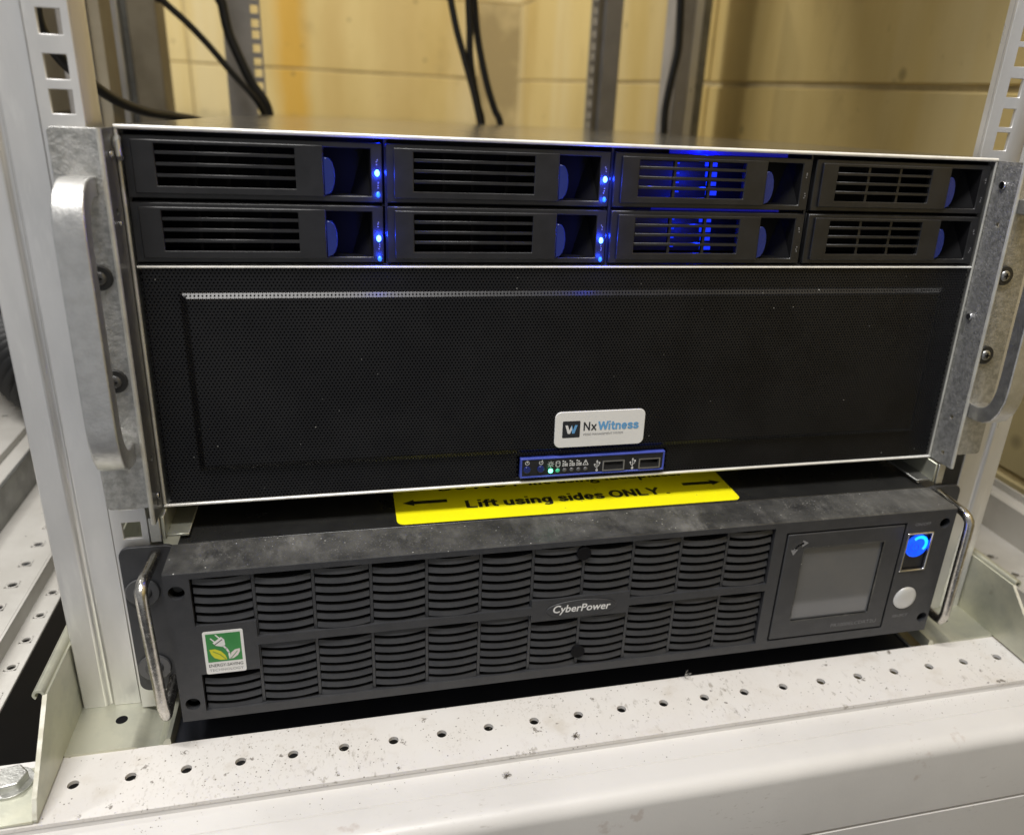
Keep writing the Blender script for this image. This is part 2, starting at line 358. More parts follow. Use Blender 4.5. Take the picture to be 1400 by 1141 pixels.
GLYPH = {
 'L': (.68, [[(.14, .95), (.14, .09)], [(.14, .09), (.58, .09)]]), 'i': (.27, [[(.13, .05), (.13, .67)], [(.13, .9), (.13, .96)]]),
 'f': (.40, [[(.2, .05), (.2, .78), (.26, .89), (.38, .91)], [(.06, .63), (.36, .63)]]), 't': (.42, [[(.2, .88), (.2, .2), (.26, .1), (.37, .08)], [(.06, .63), (.36, .63)]]),
 'u': (.63, [[(.13, .67), (.13, .26), (.19, .12), (.31, .08), (.43, .13), (.49, .24)], [(.49, .67), (.49, .05)]]),
 's': (.58, [[(.47, .53), (.41, .61), (.29, .64), (.16, .61), (.12, .52), (.18, .43), (.3, .37), (.42, .31), (.48, .22), (.43, .11), (.3, .08), (.16, .11), (.1, .2)]]),
 'n': (.63, [[(.13, .05), (.13, .67)], [(.13, .5), (.2, .60), (.32, .64), (.43, .60), (.49, .5), (.49, .05)]]),
 'g': (.63, [ell(.3, .36, .18, .28), [(.49, .67), (.49, -.05), (.43, -.17), (.3, -.2), (.15, -.15)]]),
 'd': (.63, [ell(.3, .36, .18, .28), [(.49, .05), (.49, .95)]]), 'e': (.60, [[(.12, .36), (.48, .36)], ell(.3, .36, .19, .28, 0, 318)]),
 'O': (.84, [ell(.42, .5, .31, .41, n=18)]), 'N': (.78, [[(.14, .05), (.14, .95)], [(.16, .9), (.6, .1)], [(.62, .05), (.62, .95)]]),
 'Y': (.70, [[(.06, .95), (.35, .45)], [(.64, .95), (.35, .45)], [(.35, .45), (.35, .05)]]), '.': (.3, [[(.13, .07), (.13, .12)]]), ' ': (.3, []),
 'x': (.54, [[(.07, .67), (.46, .05)], [(.46, .67), (.07, .05)]]), 'W': (.96, [[(.05, .95), (.26, .08), (.48, .92), (.7, .08), (.91, .95)]])}
def stroketext(body, box, w, mp, m, parent, name='lettering'):
    """plain grotesque capitals and small letters drawn as flat strokes"""
    u0, u1, v0, v1 = box; adv = sum(GLYPH[c][0] for c in body); sx = (u1 - u0) / (adv - .08); sy = v1 - v0
    b = MB(); x = -0.04; q = 0
    for ch in body:
        a, lines = GLYPH[ch]
        for ln in lines:
            for i in range(len(ln) - 1):
                (ax, ay), (bx, by) = ln[i], ln[i + 1]
                d = Vector((bx - ax, by - ay)); L = d.length or 1e-6; d /= L; nrm = Vector((-d.y, d.x)) * w / 2
                e = d * w * 0.25
                P = [Vector((ax, ay)) - e + nrm, Vector((bx, by)) + e + nrm, Vector((bx, by)) + e - nrm, Vector((ax, ay)) - e - nrm]
                q = (q + 1) % 7
                b.add([mp(u0 + (x + p.x) * sx, v0 + p.y * sy, -q * 0.004) for p in P], [(0, 1, 2, 3)])
        x += a
    return b.build(name, m, parent)
def smooth_path(pts, k=6):
    P = [Vector(p) for p in pts]; o = []
    for i in range(len(P) - 1):
        p0 = P[max(i - 1, 0)]; p1 = P[i]; p2 = P[i + 1]; p3 = P[min(i + 2, len(P) - 1)]
        for j in range(k):
            t = j / k
            o.append(tuple(0.5 * ((2 * p1) + (p2 - p0) * t + (2 * p0 - 5 * p1 + 4 * p2 - p3) * t * t + (3 * p1 - p0 - 3 * p2 + p3) * t ** 3)))
    o.append(tuple(P[-1])); return o

# ================================================================== SETTING
# floor and walls of the room behind the rack
def block_mesh(w, h, c=2, d=3):
    b = MB(); x, z = w / 2, h / 2
    b.add([(-x, 0, -z), (x, 0, -z), (x, 0, z), (-x, 0, z), (-x + c, -d, -z + c), (x - c, -d, -z + c), (x - c, -d, z - c), (-x + c, -d, z - c)],
          [(4, 5, 6, 7), (0, 1, 5, 4), (1, 2, 6, 5), (2, 3, 7, 6), (3, 0, 4, 7)])
    me = b.mesh('block'); me.materials.append(M['wall']); return me
struct(MB().box(-1800, 900, -900, 2400, -560, -540).build('floor', M['floor']))
backwall = struct(MB().box(-1800, 438, 2300, 2360, -540, 1000).build('back_wall', M['joint']))
sidewall = struct(MB().box(438, 500, -700, 2300, -540, 1000).build('side_wall', M['joint']))
courses = [(-540, -316), (-311, -99), (-94, -1), (4, 217.5), (222.5, 434), (439, 652), (657, 868)]
for i, (z0, z1) in enumerate(courses):
    me = block_mesh(836, z1 - z0); ms = block_mesh(634, z1 - z0)
    off = -535 + (0 if i in (3, 4) else 420)
    for k in range(-2, 2):
        x = off + 841 * k + 420
        if x > 700: continue
        o = link('block', me, backwall, loc=(x + random.uniform(-3, 3), 2300, (z0 + z1) / 2 + random.uniform(-2, 2)))
        o.rotation_euler = (random.uniform(-.004, .004), random.uniform(-.004, .004), 0)
    off = 555 if i in (3, 4) else 230
    for k in range(-2, 4):
        y = off + 639 * k
        o = link('block', ms, sidewall, loc=(438, y, (z0 + z1) / 2 + random.uniform(-1, 1)))
        o.rotation_euler = (0, random.uniform(-.003, .003), -math.pi / 2)

# ================================================================== CABINET FRAME
# front base rail: perforated flange, step, lower sheet, rounded kick panel
base = thing('base_rail', 'white powder coated base rail with a row of round holes along the front bottom edge', 'base rail', (0, -58, -121))
base_off = Vector((0, 58, 121))
def shift(mb, d):
    mb.v = [(x + d[0], y + d[1], z + d[2]) for x, y, z in mb.v]; return mb
zt = -118.2
holes = [(-264.3 + 25 * i, -36.8, 2.6, 3.7) for i in range(-8, 30)]
fl = MB().plate(-520, 520, -58, -18.5, top(zt), 2.0, rounds=holes, n=16)
shift(fl, base_off).build('perforated_flange', M['white'], base, bevel=0.35)
low = [(-57.6, -120.3), (-58.0, -123.0), (-71.4, -123.0), (-71.7, -123.5), (-72.3, -123.0), (-82.5, -123.0)]
low += [(-82.5 - 8 * math.sin(math.radians(a)), -131.0 + 8 * math.cos(math.radians(a))) for a in (15, 30, 45, 60, 75, 90)]
low += [(-90.5, -172.0), (-88.0, -172.6), (-88.0, -174.0), (-90.5, -174.6), (-90.5, -260), (-86, -260), (-86, -127), (-56.5, -127)]
kp = MB().prism(low, lambda u, v, w: (w, u, v), -520, 520)
shift(kp, base_off).build('kick_panel', M['white_clean'], base, smooth=True)
du = MB()
# left and right front posts
def front_post(sgn, label):
    t = thing('frame_post', label, 'frame post', (sgn * 258, 13, -117), group='front uprights of the rack frame')
    b = MB()
    pr = [(272.5, 13), (261.2, 13), (259.6, 14.6), (258.0, 14.6), (257.6, 13.2), (249, 12.9), (244.2, 12.9), (244.2, 14.4), (252, 14.4), (252, 40), (272.5, 40)]
    pr = [(sgn * a, c) for a, c in pr]
    b.prism(pr, lambda u, v, w: (u - sgn * 258, v - 13, w + 117), -117, 900)
    b.build('post_body', M['post'], t, bevel=0.8, smooth=True)
    return t
front_post(-1, 'grey metal rack upright at the left behind the silver handle, standing on the greenish plate')
front_post(1, 'pale grey rack upright at the far right beside the stained wall')
# 19 inch mounting rails with square holes
def rail(name, x0, x1, cx, y, z0, z1, zbase, hw, hh, label, group, m, sgn=1, flange=20, lead=None):
    t = thing(name, label, 'mounting rail', (cx, y, z0), group=group)
    rects = []
    z = zbase
    seq = [12.7, 15.9, 15.9]; i = 0
    zz = zbase
    while zz < z1 - 12:
        rects.append((cx - hw, cx + hw, zz - hh, zz + hh)); zz += seq[i % 3]; i += 1
    zz = zbase; i = 2
    while True:
        zz -= seq[i % 3]; i -= 1
        if zz < z0 + 12: break
        rects.append((cx - hw, cx + hw, zz - hh, zz + hh))
    b = MB().plate(x0, x1, z0, z1, front(y), 2.0, rects=rects)
    shift(b, (-cx, -y, -z0)).build('punched_flange', m, t, bevel=0.25, seg=1)
    xs = x1 if sgn > 0 else x0
    f = MB().box(min(xs, xs - 2 * sgn), max(xs, xs - 2 * sgn), y + 2.2, y + flange, z0, z1)
    shift(f, (-cx, -y, -z0)).build('side_flange', m, t)
    return t
# left rail: hole bands measured at z 185 / 200 / 212
rail('mounting_rail', -243, -227.0, -234.2, 8.6, -116.6, 700, 184.9, 4.1, 4.5, 'silver mounting rail with square holes above the top left corner of the server', 'front mounting rails', M['post'], sgn=1, flange=24)
rail('mounting_rail', 229.5, 262, 241.5, 45, -116.6, 700, 184.5, 4.4, 4.9, 'silver mounting rail with square holes at the top right corner of the server', 'front mounting rails', M['post'], sgn=-1, flange=6)
rail('rear_rail', -263, -217.5, -224.5, 790, -90, 900, 200, 4.6, 4.7, 'grey rear rail with square holes behind the pair of thin cables, left', 'rear mounting rails', M['post_rear'], sgn=-1, flange=40)
rail('rear_rail', 213.7, 222.5, 218.2, 790, -90, 900, 200, 2.9, 4.4, 'rear rail with a column of bright holes, between the cables and the right rear post', 'rear mounting rails', M['post_rear'], sgn=1, flange=6)
t = thing('rear_channel', 'mauve grey channel joined to the right of the rear rail of bright holes', 'channel', (240, 792, -90))
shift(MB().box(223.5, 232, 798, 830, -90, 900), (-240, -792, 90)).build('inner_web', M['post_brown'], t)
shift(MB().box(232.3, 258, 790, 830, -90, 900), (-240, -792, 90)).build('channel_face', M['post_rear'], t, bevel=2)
# rear frame posts
for sgn, lab in ((-1, 'broad grey rear frame post seen left of the cream wall behind the black cable'), (1, 'grey rear frame post right of centre behind the single hanging cable')):
    t = thing('rear_frame_post', lab, 'frame post', (sgn * 370, 790, -118), group='rear frame posts')
    o = (-sgn * 370, -790, 118)
    if sgn > 0:
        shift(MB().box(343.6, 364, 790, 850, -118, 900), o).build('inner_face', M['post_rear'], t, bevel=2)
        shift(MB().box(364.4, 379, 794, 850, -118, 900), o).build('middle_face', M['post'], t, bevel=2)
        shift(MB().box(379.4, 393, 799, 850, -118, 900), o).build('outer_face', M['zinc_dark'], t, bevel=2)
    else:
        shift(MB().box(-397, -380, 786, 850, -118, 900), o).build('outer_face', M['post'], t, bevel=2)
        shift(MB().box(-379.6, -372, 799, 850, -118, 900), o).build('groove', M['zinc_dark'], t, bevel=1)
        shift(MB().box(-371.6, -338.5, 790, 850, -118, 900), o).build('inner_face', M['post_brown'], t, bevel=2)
# middle uprights at the left
t = thing('depth_strut', 'narrow grey upright with a bright lip between the mounting rail and the rear post', 'upright', (-320, 400, -90))
o = (320, -400, 90)
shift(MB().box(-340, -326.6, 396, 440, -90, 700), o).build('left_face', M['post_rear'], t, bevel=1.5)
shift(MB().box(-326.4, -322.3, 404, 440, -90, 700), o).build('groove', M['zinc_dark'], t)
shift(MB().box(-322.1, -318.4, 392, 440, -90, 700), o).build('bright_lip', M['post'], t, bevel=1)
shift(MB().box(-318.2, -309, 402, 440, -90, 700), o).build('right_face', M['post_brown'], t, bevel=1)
o = MB().box(-9, 9, -4, 4, 0, 1100).build('side_sheet_post', M['brushed'], bevel=1.5, loc=(-396, 640, -90))
o.name = 'depth_post'; tag(o, 'flat grey upright just left of the broad rear post, crossed by the thick cable', 'upright')
o = MB().box(-1, 1, -330, 400, 0, 800).build('side_panel', M['brushed'], loc=(-424, 480, 150))
tag(o, 'flat grey cabinet side panel glimpsed through the square holes at top left', 'side panel')
# unseen panel added over the equipment to shade the side wall
o = MB().box(-235, 428, -2, 800, 0, 22).build('shade_panel', M['post'], bevel=2, loc=(0, 0, 775))
tag(o, 'flat metal panel added out of view above the equipment to shade the side wall', 'shade panel')

# depth beams at left and right
def depth_beam(sgn, label):
    t = thing('depth_beam', label, 'frame beam', (sgn * 350, 350, -130), group='perforated side beams of the base frame')
    o = (-sgn * 350, -350, 130)
    X = (lambda a, b: (min(sgn * a, sgn * b), max(sgn * a, sgn * b)))
    a, b = X(336, 379)
    hs = [(sgn * 348, 17 + 25 * k, 2.7, 3.8) for k in range(0, 26)]
    shift(MB().plate(a, b, 0, 700, top(-118), 1.8, rounds=hs, n=12), o).build('perforated_top', M['beam'], t, bevel=0.4, seg=1)
    a, b = X(334.5, 336); shift(MB().box(a, b, 0, 700, -129, -118), o).build('step_face', M['beam'], t)
    a, b = X(321, 336)
    hs = [(sgn * 327.5, 21 + 25 * k, 2.3, 3.3) for k in range(0, 26)]
    shift(MB().plate(a, b, 0, 700, top(-129), 1.8, rounds=hs, n=12), o).build('lower_flange', M['beam'], t, bevel=0.3, seg=1)
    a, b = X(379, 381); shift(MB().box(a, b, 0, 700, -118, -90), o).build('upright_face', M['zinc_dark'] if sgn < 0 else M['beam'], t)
    a, b = X(381, 393); shift(MB().box(a, b, 0, 700, -92, -89.5), o).build('upper_lip', M['beam'], t, bevel=0.6)
    a, b = X(393, 395); shift(MB().box(a, b, 0, 700, -89.5, -84), o).build('upper_step', M['beam'], t)
    if sgn < 0:
        a, b = X(395, 460)
        hs = [(sgn * 417, 30 + 25 * k, 2.4, 3.4) for k in range(0, 26)]
        shift(MB().plate(a, b, 0, 700, top(-84), 1.8, rounds=hs, n=12), o).build('upper_flange', M['beam'], t, seg=1)
    return t
depth_beam(-1, 'off white perforated side beam running back at the left edge beyond the upright')
depth_beam(1, 'white side beam running back at the right edge beneath the stained wall')
o = MB().box(-760, -470, 250, 900, 0, 420).build('dark_backdrop', M['darkroom'], bevel=3, loc=(0, 0, -250))  # added dark box, fills the shaded space past the left beam
tag(o, 'dark box added as a backdrop for the shaded space beyond the left beam', 'case')
# corrugated hose
pts = []; rr = []
for k in range(150):
    a = k / 149
    pts.append((-480 + 110 * a, 420 - 60 * a + 30 * math.sin(a * 5), -52 + 22 * math.sin(a * 3.1)))
    rr.append(24 + 3.2 * math.sin(k * 1.05))
o = MB().tube([(x + 430, y - 400, z + 84) for x, y, z in pts], rr, 18).build('corrugated_hose', M['rubber'], smooth=True, loc=(-430, 400, -84))
tag(o, 'dark ribbed conduit lying on the beam at the left edge', 'conduit')

# galvanised depth brackets (vertical plate with rolled lip, floor plate, bolt)
def depth_bracket(sgn, label):
    t = thing('mounting_bracket', label, 'bracket', (sgn * 273, 0, -117), group='greenish zinc plated brackets')
    o = (-sgn * 273, 0, 117)
    poly = [(-21.5, -76), (-57.5, -116.5), (-57.5, -117.2), (560, -117.2), (560, -74), (-18, -74), (-20.5, -74.6)]
    poly = [(-21.5, -76), (-53.0, -107), (-57.2, -115.2), (-57.2, -117.0), (560, -117.0), (560, -75)]
    x0, x1 = sorted((sgn * 273, sgn * 274.8))
    shift(MB().prism(poly, lambda u, v, w: (w, u, v), x0, x1), o).build('upright_plate', M['zinc_green'], t, bevel=0.2, seg=1)
    # bright cut edge down the front
    e = MB(); ed = [(-21.9, -76), (-53.4, -107), (-57.6, -115.2)]
    for (a, b), (c, d) in zip(ed, ed[1:]):
        e.add([(x0 - .1, a, b), (x1 + .1, a, b), (x1 + .1, c, d), (x0 - .1, c, d), (x0 - .1, a + .35, b), (x1 + .1, a + .35, b), (x1 + .1, c + .35, d), (x0 - .1, c + .35, d)],
              [(0, 1, 2, 3), (4, 7, 6, 5), (0, 3, 7, 4), (1, 5, 6, 2)])
    shift(e, o).build('cut_edge', M['bare_edge'], t)
    # rolled lip
    b = MB(); R = 2.7; n = 12; ring = []
    for k in range(n + 1):
        a = math.radians(0 + 235 * k / n); ring.append((274.0 + R - R * math.cos(a), -76 + R * math.sin(a)))
    inner = [(276.7 + (u - 276.7) * 0.55, -76 + (v + 76) * 0.55) for u, v in reversed(ring)]
    pl = [(sgn * u, v) for u, v in ring + inner]
    b.prism(pl, lambda u, v, w: (u, w, v), -21.8, 560)
    shift(b, o).build('rolled_lip', M['zinc_green'], t, smooth=True)
    # outward foot flange under the hex bolt
    x0, x1 = sorted((sgn * 275, sgn * 330))
    shift(MB().plate(x0, x1, -57.2, -24, top(-116.4), 1.6), o).build('foot_flange', M['zinc_green'], t, bevel=0.4, seg=1)
    bb = MB(); bx, by = sgn * 291, -33
    bb.prism([(bx + 7.4 * math.cos(math.radians(a + 12)), by + 7.4 * math.sin(math.radians(a + 12))) for a in range(0, 360, 60)], top(-116.2), -5.0, 0)
    hb = shift(bb, o).build('hex_bolt', M['zinc'], t, bevel=0.7)
    shift(MB().cyl(bx, by, 9.4, top(-116.3), -1.0, 0.2, 28), o).build('bolt_washer', M['zinc'], t, bevel=0.2)
    # floor plate with folded inner edge
    prof = [(273, -116.7), (243.5, -116.7), (240.5, -117.4), (238.0, -119.6), (235.2, -121.2), (231.5, -121.4), (228.5, -119.2), (227.6, -116.0), (226.3, -114.6), (224.4, -114.6), (224.0, -122.0), (273, -122.0)]
    x = MB().prism([(sgn * a, c) for a, c in prof], lambda u, v, w: (u, w, v), -18.8, 330)
    shift(x, o).build('floor_plate', M['zinc_green'], t, smooth=True)
    shift(MB().cyl(sgn * 251.5, 1.5, 2.9, top(-116.62), 0, 0.02, 24), o).build('floor_hole', M['black_deep'], t)
    return t
depth_bracket(-1, 'zinc plated bracket with rolled lip and hex bolt at the lower left corner')
depth_bracket(1, 'greenish zinc bracket with rolled lip at the lower right beside the looped handle')
# navy tray standing in for the shaded rack opening below the power unit
t = thing('shade_tray', 'dark navy tray standing in for the shaded rack opening below the power unit, behind the white base rail', 'tray', (0, 0, -124))
shift(MB().box(-223.5, 212.5, -18.3, 560, -124, -121.2), (0, 0, 124)).build('tray_floor', M['tray'], t, bevel=0.3, seg=1)
shift(MB().box(-223.5, 212.5, 14, 16, -121.2, -104), (0, 0, 124)).build('tray_back', M['tray'], t)
shift(MB().box(213.2, 215.0, -18.3, 560, -124, -120.0), (0, 0, 124)).build('tray_edge', M['zinc_dark'], t, bevel=0.3, seg=1)
for sgn, lab in ((-1, 'thin greenish support rail under the lower left corner of the server'), (1, 'thin greenish support rail under the lower right corner of the server')):
    t = thing('support_rail', lab, 'support rail', (sgn * 214, 0, -14), group='slide rails under the server')
    x0, x1 = sorted((sgn * 209, sgn * 219))
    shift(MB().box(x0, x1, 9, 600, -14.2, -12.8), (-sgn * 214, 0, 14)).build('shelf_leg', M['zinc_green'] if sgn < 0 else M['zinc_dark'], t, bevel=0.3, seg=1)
    x0, x1 = sorted((sgn * 219, sgn * 220.4))
    shift(MB().box(x0, x1, 7, 600, -14.2, -1.6), (-sgn * 214, 0, 14)).build('upright_leg', M['zinc_green'], t, bevel=0.3, seg=1)
    shift(MB().box(min(sgn * 221, sgn * 226), max(sgn * 221, sgn * 226), 6.5, 9, -15.2, -2.0), (-sgn * 214, 0, 14)).build('rail_tab', M['zinc'], t, bevel=0.3, seg=1)

# ================================================================== SERVER
TH = -0.033
server = thing('rack_server', 'black four unit rack server with blue lit drive trays and a perforated lower panel', 'server')
server.rotation_euler = (TH, 0, 0); server.location = (0, 0.088 * math.sin(TH), 0.088 - 0.088 * math.cos(TH))
W, R0, ZT, ZB = 219.9, 17.3, 177.3, -0.2
sh = MB()
sh.box(-W, W, R0 + .6, 640, ZT - 1.2, ZT)
sh.build('top_cover', M['top'], server, bevel=0.4)
for sx in (-1, 1):
    x0, x1 = sorted((sx * W, sx * (W - 1.2)))
    MB().box(x0, x1, R0 + .6, 640, ZB + 1.3, ZT - 1.3).build('side_wall_sheet', M['zinc'], server)
MB().box(-W, W, R0 + .6, 640, ZB, ZB + 1.2).build('bottom_sheet', M['zinc'], server)
MB().box(-W, W, 638.7, 640, ZB + 1.3, ZT - 1.3).build('rear_sheet', M['zinc'], server)
MB().tube([(-W, R0 + .8, ZT - .85), (W, R0 + .8, ZT - .85)], 1.0, 10).build('front_lip', M['edge'], server, smooth=True)
MB().tube([(-W, R0 + .8, ZB + .7), (W, R0 + .8, ZB + .7)], 0.8, 10).build('front_lip', M['edge'], server, smooth=True)
MB().tube([(-W + .4, R0 + .8, ZB + 1.6), (-W + .4, R0 + .8, ZT - 2)], 0.75, 10).build('side_lip', M['edge_dull'], server, smooth=True)
MB().tube([(W - .4, R0 + .8, ZB + 1.6), (W - .4, R0 + .8, ZT - 2)], 0.75, 10).build('side_lip', M['edge_dull'], server, smooth=True)
MB().tube([(-W + 2, R0 + .6, 117.9), (W - 1.5, R0 + .6, 117.9)], 0.55, 8).build('divider', M['edge'], server, smooth=True)
# drive cage interior
cg = MB()
cg.box(-W + 2, W - 2, 92, 94, 119, 176)
cg.box(-W + 2, W - 2, 20, 94, 118.3, 118.9)
cg.box(-W + 2, W - 2, 24, 92, 145.4, 145.9)
for k in range(5): 
    x = -218 + 109.1 * k
    cg.box(x - .6, x + .6, 22, 92, 119, 176)
cg.build('drive_cage', M['cage'], server)
# perforated lower panel: every hole is real
def grille():
    px, pz, r = 1.72, 1.44, 0.47
    X0, X1, Z0, Z1 = -217.6, 217.9, 1.7, 117.1
    nx = int((X1 - X0) / px); nz = int((Z1 - Z0) / pz)
    px = (X1 - X0) / nx; pz = (Z1 - Z0) / nz
    def h(x, z):
        # raised centre with sloped shoulders
        a = min((x + 202) / 3.2, (203 - x) / 3.2, (z - 18.0) / 2.6, (106.0 - z) / 2.4)
        # rounded corners
        return max(0, min(1, a)) * 2.2
    vs = []; fs = []
    hexd = [(math.cos(math.radians(a)), math.sin(math.radians(a))) for a in (30, 90, 150, 210, 270, 330)]
    for j in range(nz):
        zc = Z0 + (j + .5) * pz
        for i in range(nx):
            xc = X0 + (i + .5 + (0.25 if j % 2 else -0.25)) * px
            if xc > X1 - px * .3 or xc < X0 + px * .3: continue
            if -42.6 < xc < 42.8 and 2.6 < zc < 16.6: continue
            n = len(vs)
            a, b = px / 2, pz / 2
            outer = ((a, b), (0, b), (-a, b), (-a, -b), (0, -b), (a, -b))
            for (du_, dv) in outer:
                vs.append(((xc + du_) * S, (R0 + 1.2 - h(xc + du_, zc + dv)) * S, (zc + dv) * S))
            for (cx, cz) in hexd:
                vs.append(((xc + r * cx) * S, (R0 + 1.2 - h(xc + r * cx, zc + r * cz)) * S, (zc + r * cz) * S))
            for (cx, cz) in hexd:
                vs.append(((xc + r * cx) * S, (R0 + 1.9 - h(xc + r * cx, zc + r * cz)) * S, (zc + r * cz) * S))
            for k in range(6):
                l = (k + 1) % 6
                fs.append((n + k, n + 6 + k, n + 6 + l, n + l)); fs.append((n + 6 + k, n + 12 + k, n + 12 + l, n + 6 + l))
    me = bpy.data.meshes.new('perforated_panel'); me.from_pydata(vs, [], fs); me.materials.append(M['grille'])
    link('perforated_panel', me, server)
    MB().box(-W + 2, W - 2, 24, 25, 1, 117).build('panel_backing', M['black_deep'], server)
    MB().box(-217.6, -41.8, R0 + 1.3, R0 + 2.0, 1.0, 1.9).build('panel_hem', M['grille'], server)
grille()
# drive trays
fy = front(R0)
tray_m = {}
def bm_tray():
    b = MB(); f = front(R0 + 1.4)
    b.plate(0, 107.3, 0.9, 26.9, f, 3, rects=[(12.2, 69.6, 6.0, 23.8), (81.6, 102.2, 3.6, 24.4)])
    b.box(0, 1.2, R0 + 4.6, 60, 0, 27); b.box(106, 107.2, R0 + 4.6, 60, 0, 27)
    return b.mesh('drive_tray')
def bm_panel():
    b = MB(); f = front(R0)
    b.plate(3.4, 81.4, 3.0, 25.2, f, 1.3, rects=[(12.4, 69.4, 6.2, 23.6)])
    return b.mesh('latch_panel')
tray_me = bm_tray(); panel_me = bm_panel()
hbar = MB().box(0, 57.2, -0.6, 2.2, -0.75, 0.75).mesh('vent_bar')
vbar = MB().box(-0.7, 0.7, 0, 2, 0, 17.6).mesh('vent_rib')
# latch: a lens shaped blue button
lt = MB(); P = [(0, 20.2)] + [(4.9 * math.sin(math.radians(a)) ** 0.8, 12.2 + 8.4 * math.cos(math.radians(a))) for a in (25, 45, 65, 90, 115, 135, 155)] + [(0, 3.6)]
lt.prism(P, lambda u, v, w: (u, w, v), R0 + 0.6, R0 + 9)
latch_me = lt.mesh('latch_button')
# recess behind the latch: floor slopes back to the right
rc = MB()
rc.box(81.6, 102.2, R0 + 13, R0 + 14, 3.4, 24.6)
rc.add([(102.2, R0 + 2, 3.6), (102.2, R0 + 2, 24.4), (99.5, R0 + 13, 24.4), (93.0, R0 + 13, 3.6)], [(0, 1, 2, 3)])
rc.add([(81.6, R0 + 2, 3.6), (102.2, R0 + 2, 3.6), (102.2, R0 + 13, 3.6), (81.6, R0 + 13, 3.6)], [(0, 1, 2, 3)])
rc.add([(81.6, R0 + 2, 24.4), (102.2, R0 + 2, 24.4), (102.2, R0 + 13, 24.4), (81.6, R0 + 13, 24.4)], [(0, 1, 2, 3)])
recess_me = rc.mesh('finger_recess')
led_me = MB().dome(0, 0, 1.5, 0.9, lambda u, v, w: (u, w, v), 14, 4, ru=0.72).mesh('status_light')
led2_me = MB().dome(0, 0, 1.25, 0.6, lambda u, v, w: (u, w, v), 14, 4, ru=0.75).mesh('status_light')
dot_me = MB().cyl(0, 0, 0.33, lambda u, v, w: (u, w, v), -0.08, 0, 8).mesh('pin_hole')
for me, m in ((tray_me, 'black'), (panel_me, 'black'), (hbar, 'black'), (vbar, 'black_deep'), (latch_me, 'blue_plastic'), (recess_me, 'black_deep'), (led_me, 'led_blue'), (led2_me, 'led_blue_dim'), (dot_me, 'ink_grey')):
    me.materials.append(M[m])
vbar.materials.clear(); vbar.materials.append(M['black']); vbar2 = vbar.copy(); vbar2.materials.clear(); vbar2.materials.append(M['black_deep'])
def point(name, loc, e, r=0.0012, col=(0.03, 0.12, 1.0), parent=server):
    l = bpy.data.lights.new(name, 'POINT'); l.energy = e; l.color = col; l.shadow_soft_size = r
    o = bpy.data.objects.new(name, l); scene.collection.objects.link(o); o.parent = parent; o.location = Vector(loc) * S
xs_t = [-217.9, -108.9, 0.7, 110.4]
for row, z0 in enumerate((146.6, 118.9)):
    for col, x0 in enumerate(xs_t):
        tr = link('drive_tray', tray_me, server, bevel=0.35, seg=1, loc=(x0, 0, z0))
        link('latch_panel', panel_me, tr, bevel=0.4, seg=2)
        for zz in (10.6, 15.3, 20.0): link('vent_bar', hbar, tr, loc=(12.4, R0 + 0.9, zz), bevel=0.2, seg=1)
        ribs = (31.5, 50.5) if col > 1 else (27, 40.5, 57)
        for xx in ribs: link('vent_rib', vbar if col > 1 else vbar2, tr, loc=(xx, R0 + (1.0 if col > 1 else 5), 6.1))
        link('latch_button', latch_me, tr, loc=(81.5, 0, 0), bevel=0.3, seg=1)
        link('finger_recess', recess_me, tr)
        for zz in (17.6, 18.8, 19.6, 9.6, 8.4, 7.4): link('pin_hole', dot_me, tr, loc=(104.9 + random.uniform(-.3, .5), R0 + 1.4, zz))
        if col < 2:
            link('status_light', led_me, tr, loc=(105.0, R0 + 1.4, 13.9 if row == 0 else 12.2))
            link('status_light', led2_me, tr, loc=(105.2, R0 + 1.4, 4.4 if row == 0 else 2.8))
            point('drive_light', (x0 + 105.1, R0 - 3.6, z0 + 13.0), 0.011, 0.001, (0.015, 0.05, 1.0))
            point('drive_light', (x0 + 105.1, R0 - 2.2, z0 + 4.0), 0.003, 0.0008, (0.015, 0.06, 1.0))
            point('drive_light', (x0 + 108.2, R0 + 5, z0 + 14), 0.008, 0.001, (0.01, 0.04, 1.0))
        # hard drive front edge inside the tray
        dv = MB().box(6, 100, R0 + 30, R0 + 60, 3, 22)
        dv.build('drive_body', M['cage'] if col == 2 else M['black_deep'], tr)
# blue backplane lamps glowing through the third column of trays
bp_me = MB().box(-2.9, 2.9, 0, 1, -1.2, 1.2).mesh('backplane_light'); bp_me.materials.append(M['led_inner'])
for z0 in (146.6, 118.9):
    for k, zz in enumerate((8.3, 12.8, 17.4, 22.2)):
        link('backplane_light', bp_me, server, loc=(0.7 + 54.6 - 0.5 * k, R0 + 6.5, z0 + zz)).scale = ((1, 1, 1), (.9, 1, .8), (1.05, 1, 1.0), (1.1, 1, .8))[k]
        link('backplane_light', bp_me, server, loc=(0.7 + 36.5, R0 + 10, z0 + zz)).scale = (0.55 - .1 * k, 1, 0.3)
point('cage_light', (54, R0 + 14, 160.6), 0.010, 0.002, (0.0, 0.02, 1))
point('cage_light', (54, R0 + 14, 133), 0.007, 0.002, (0.0, 0.02, 1))
point('cage_light', (50, R0 + 12, 145.6), 0.012, 0.002, (0.0, 0.02, 1))
point('cage_light', (50, R0 + 5, 175.2), 0.006, 0.001, (0.0, 0.02, 1))
point('cage_light', (22, R0 + 8, 160), 0.0008, 0.001, (0.0, 0.02, 1))
point('cage_light', (-112, R0 + 5, 175.3), 0.004, 0.001, (0.0, 0.02, 1))
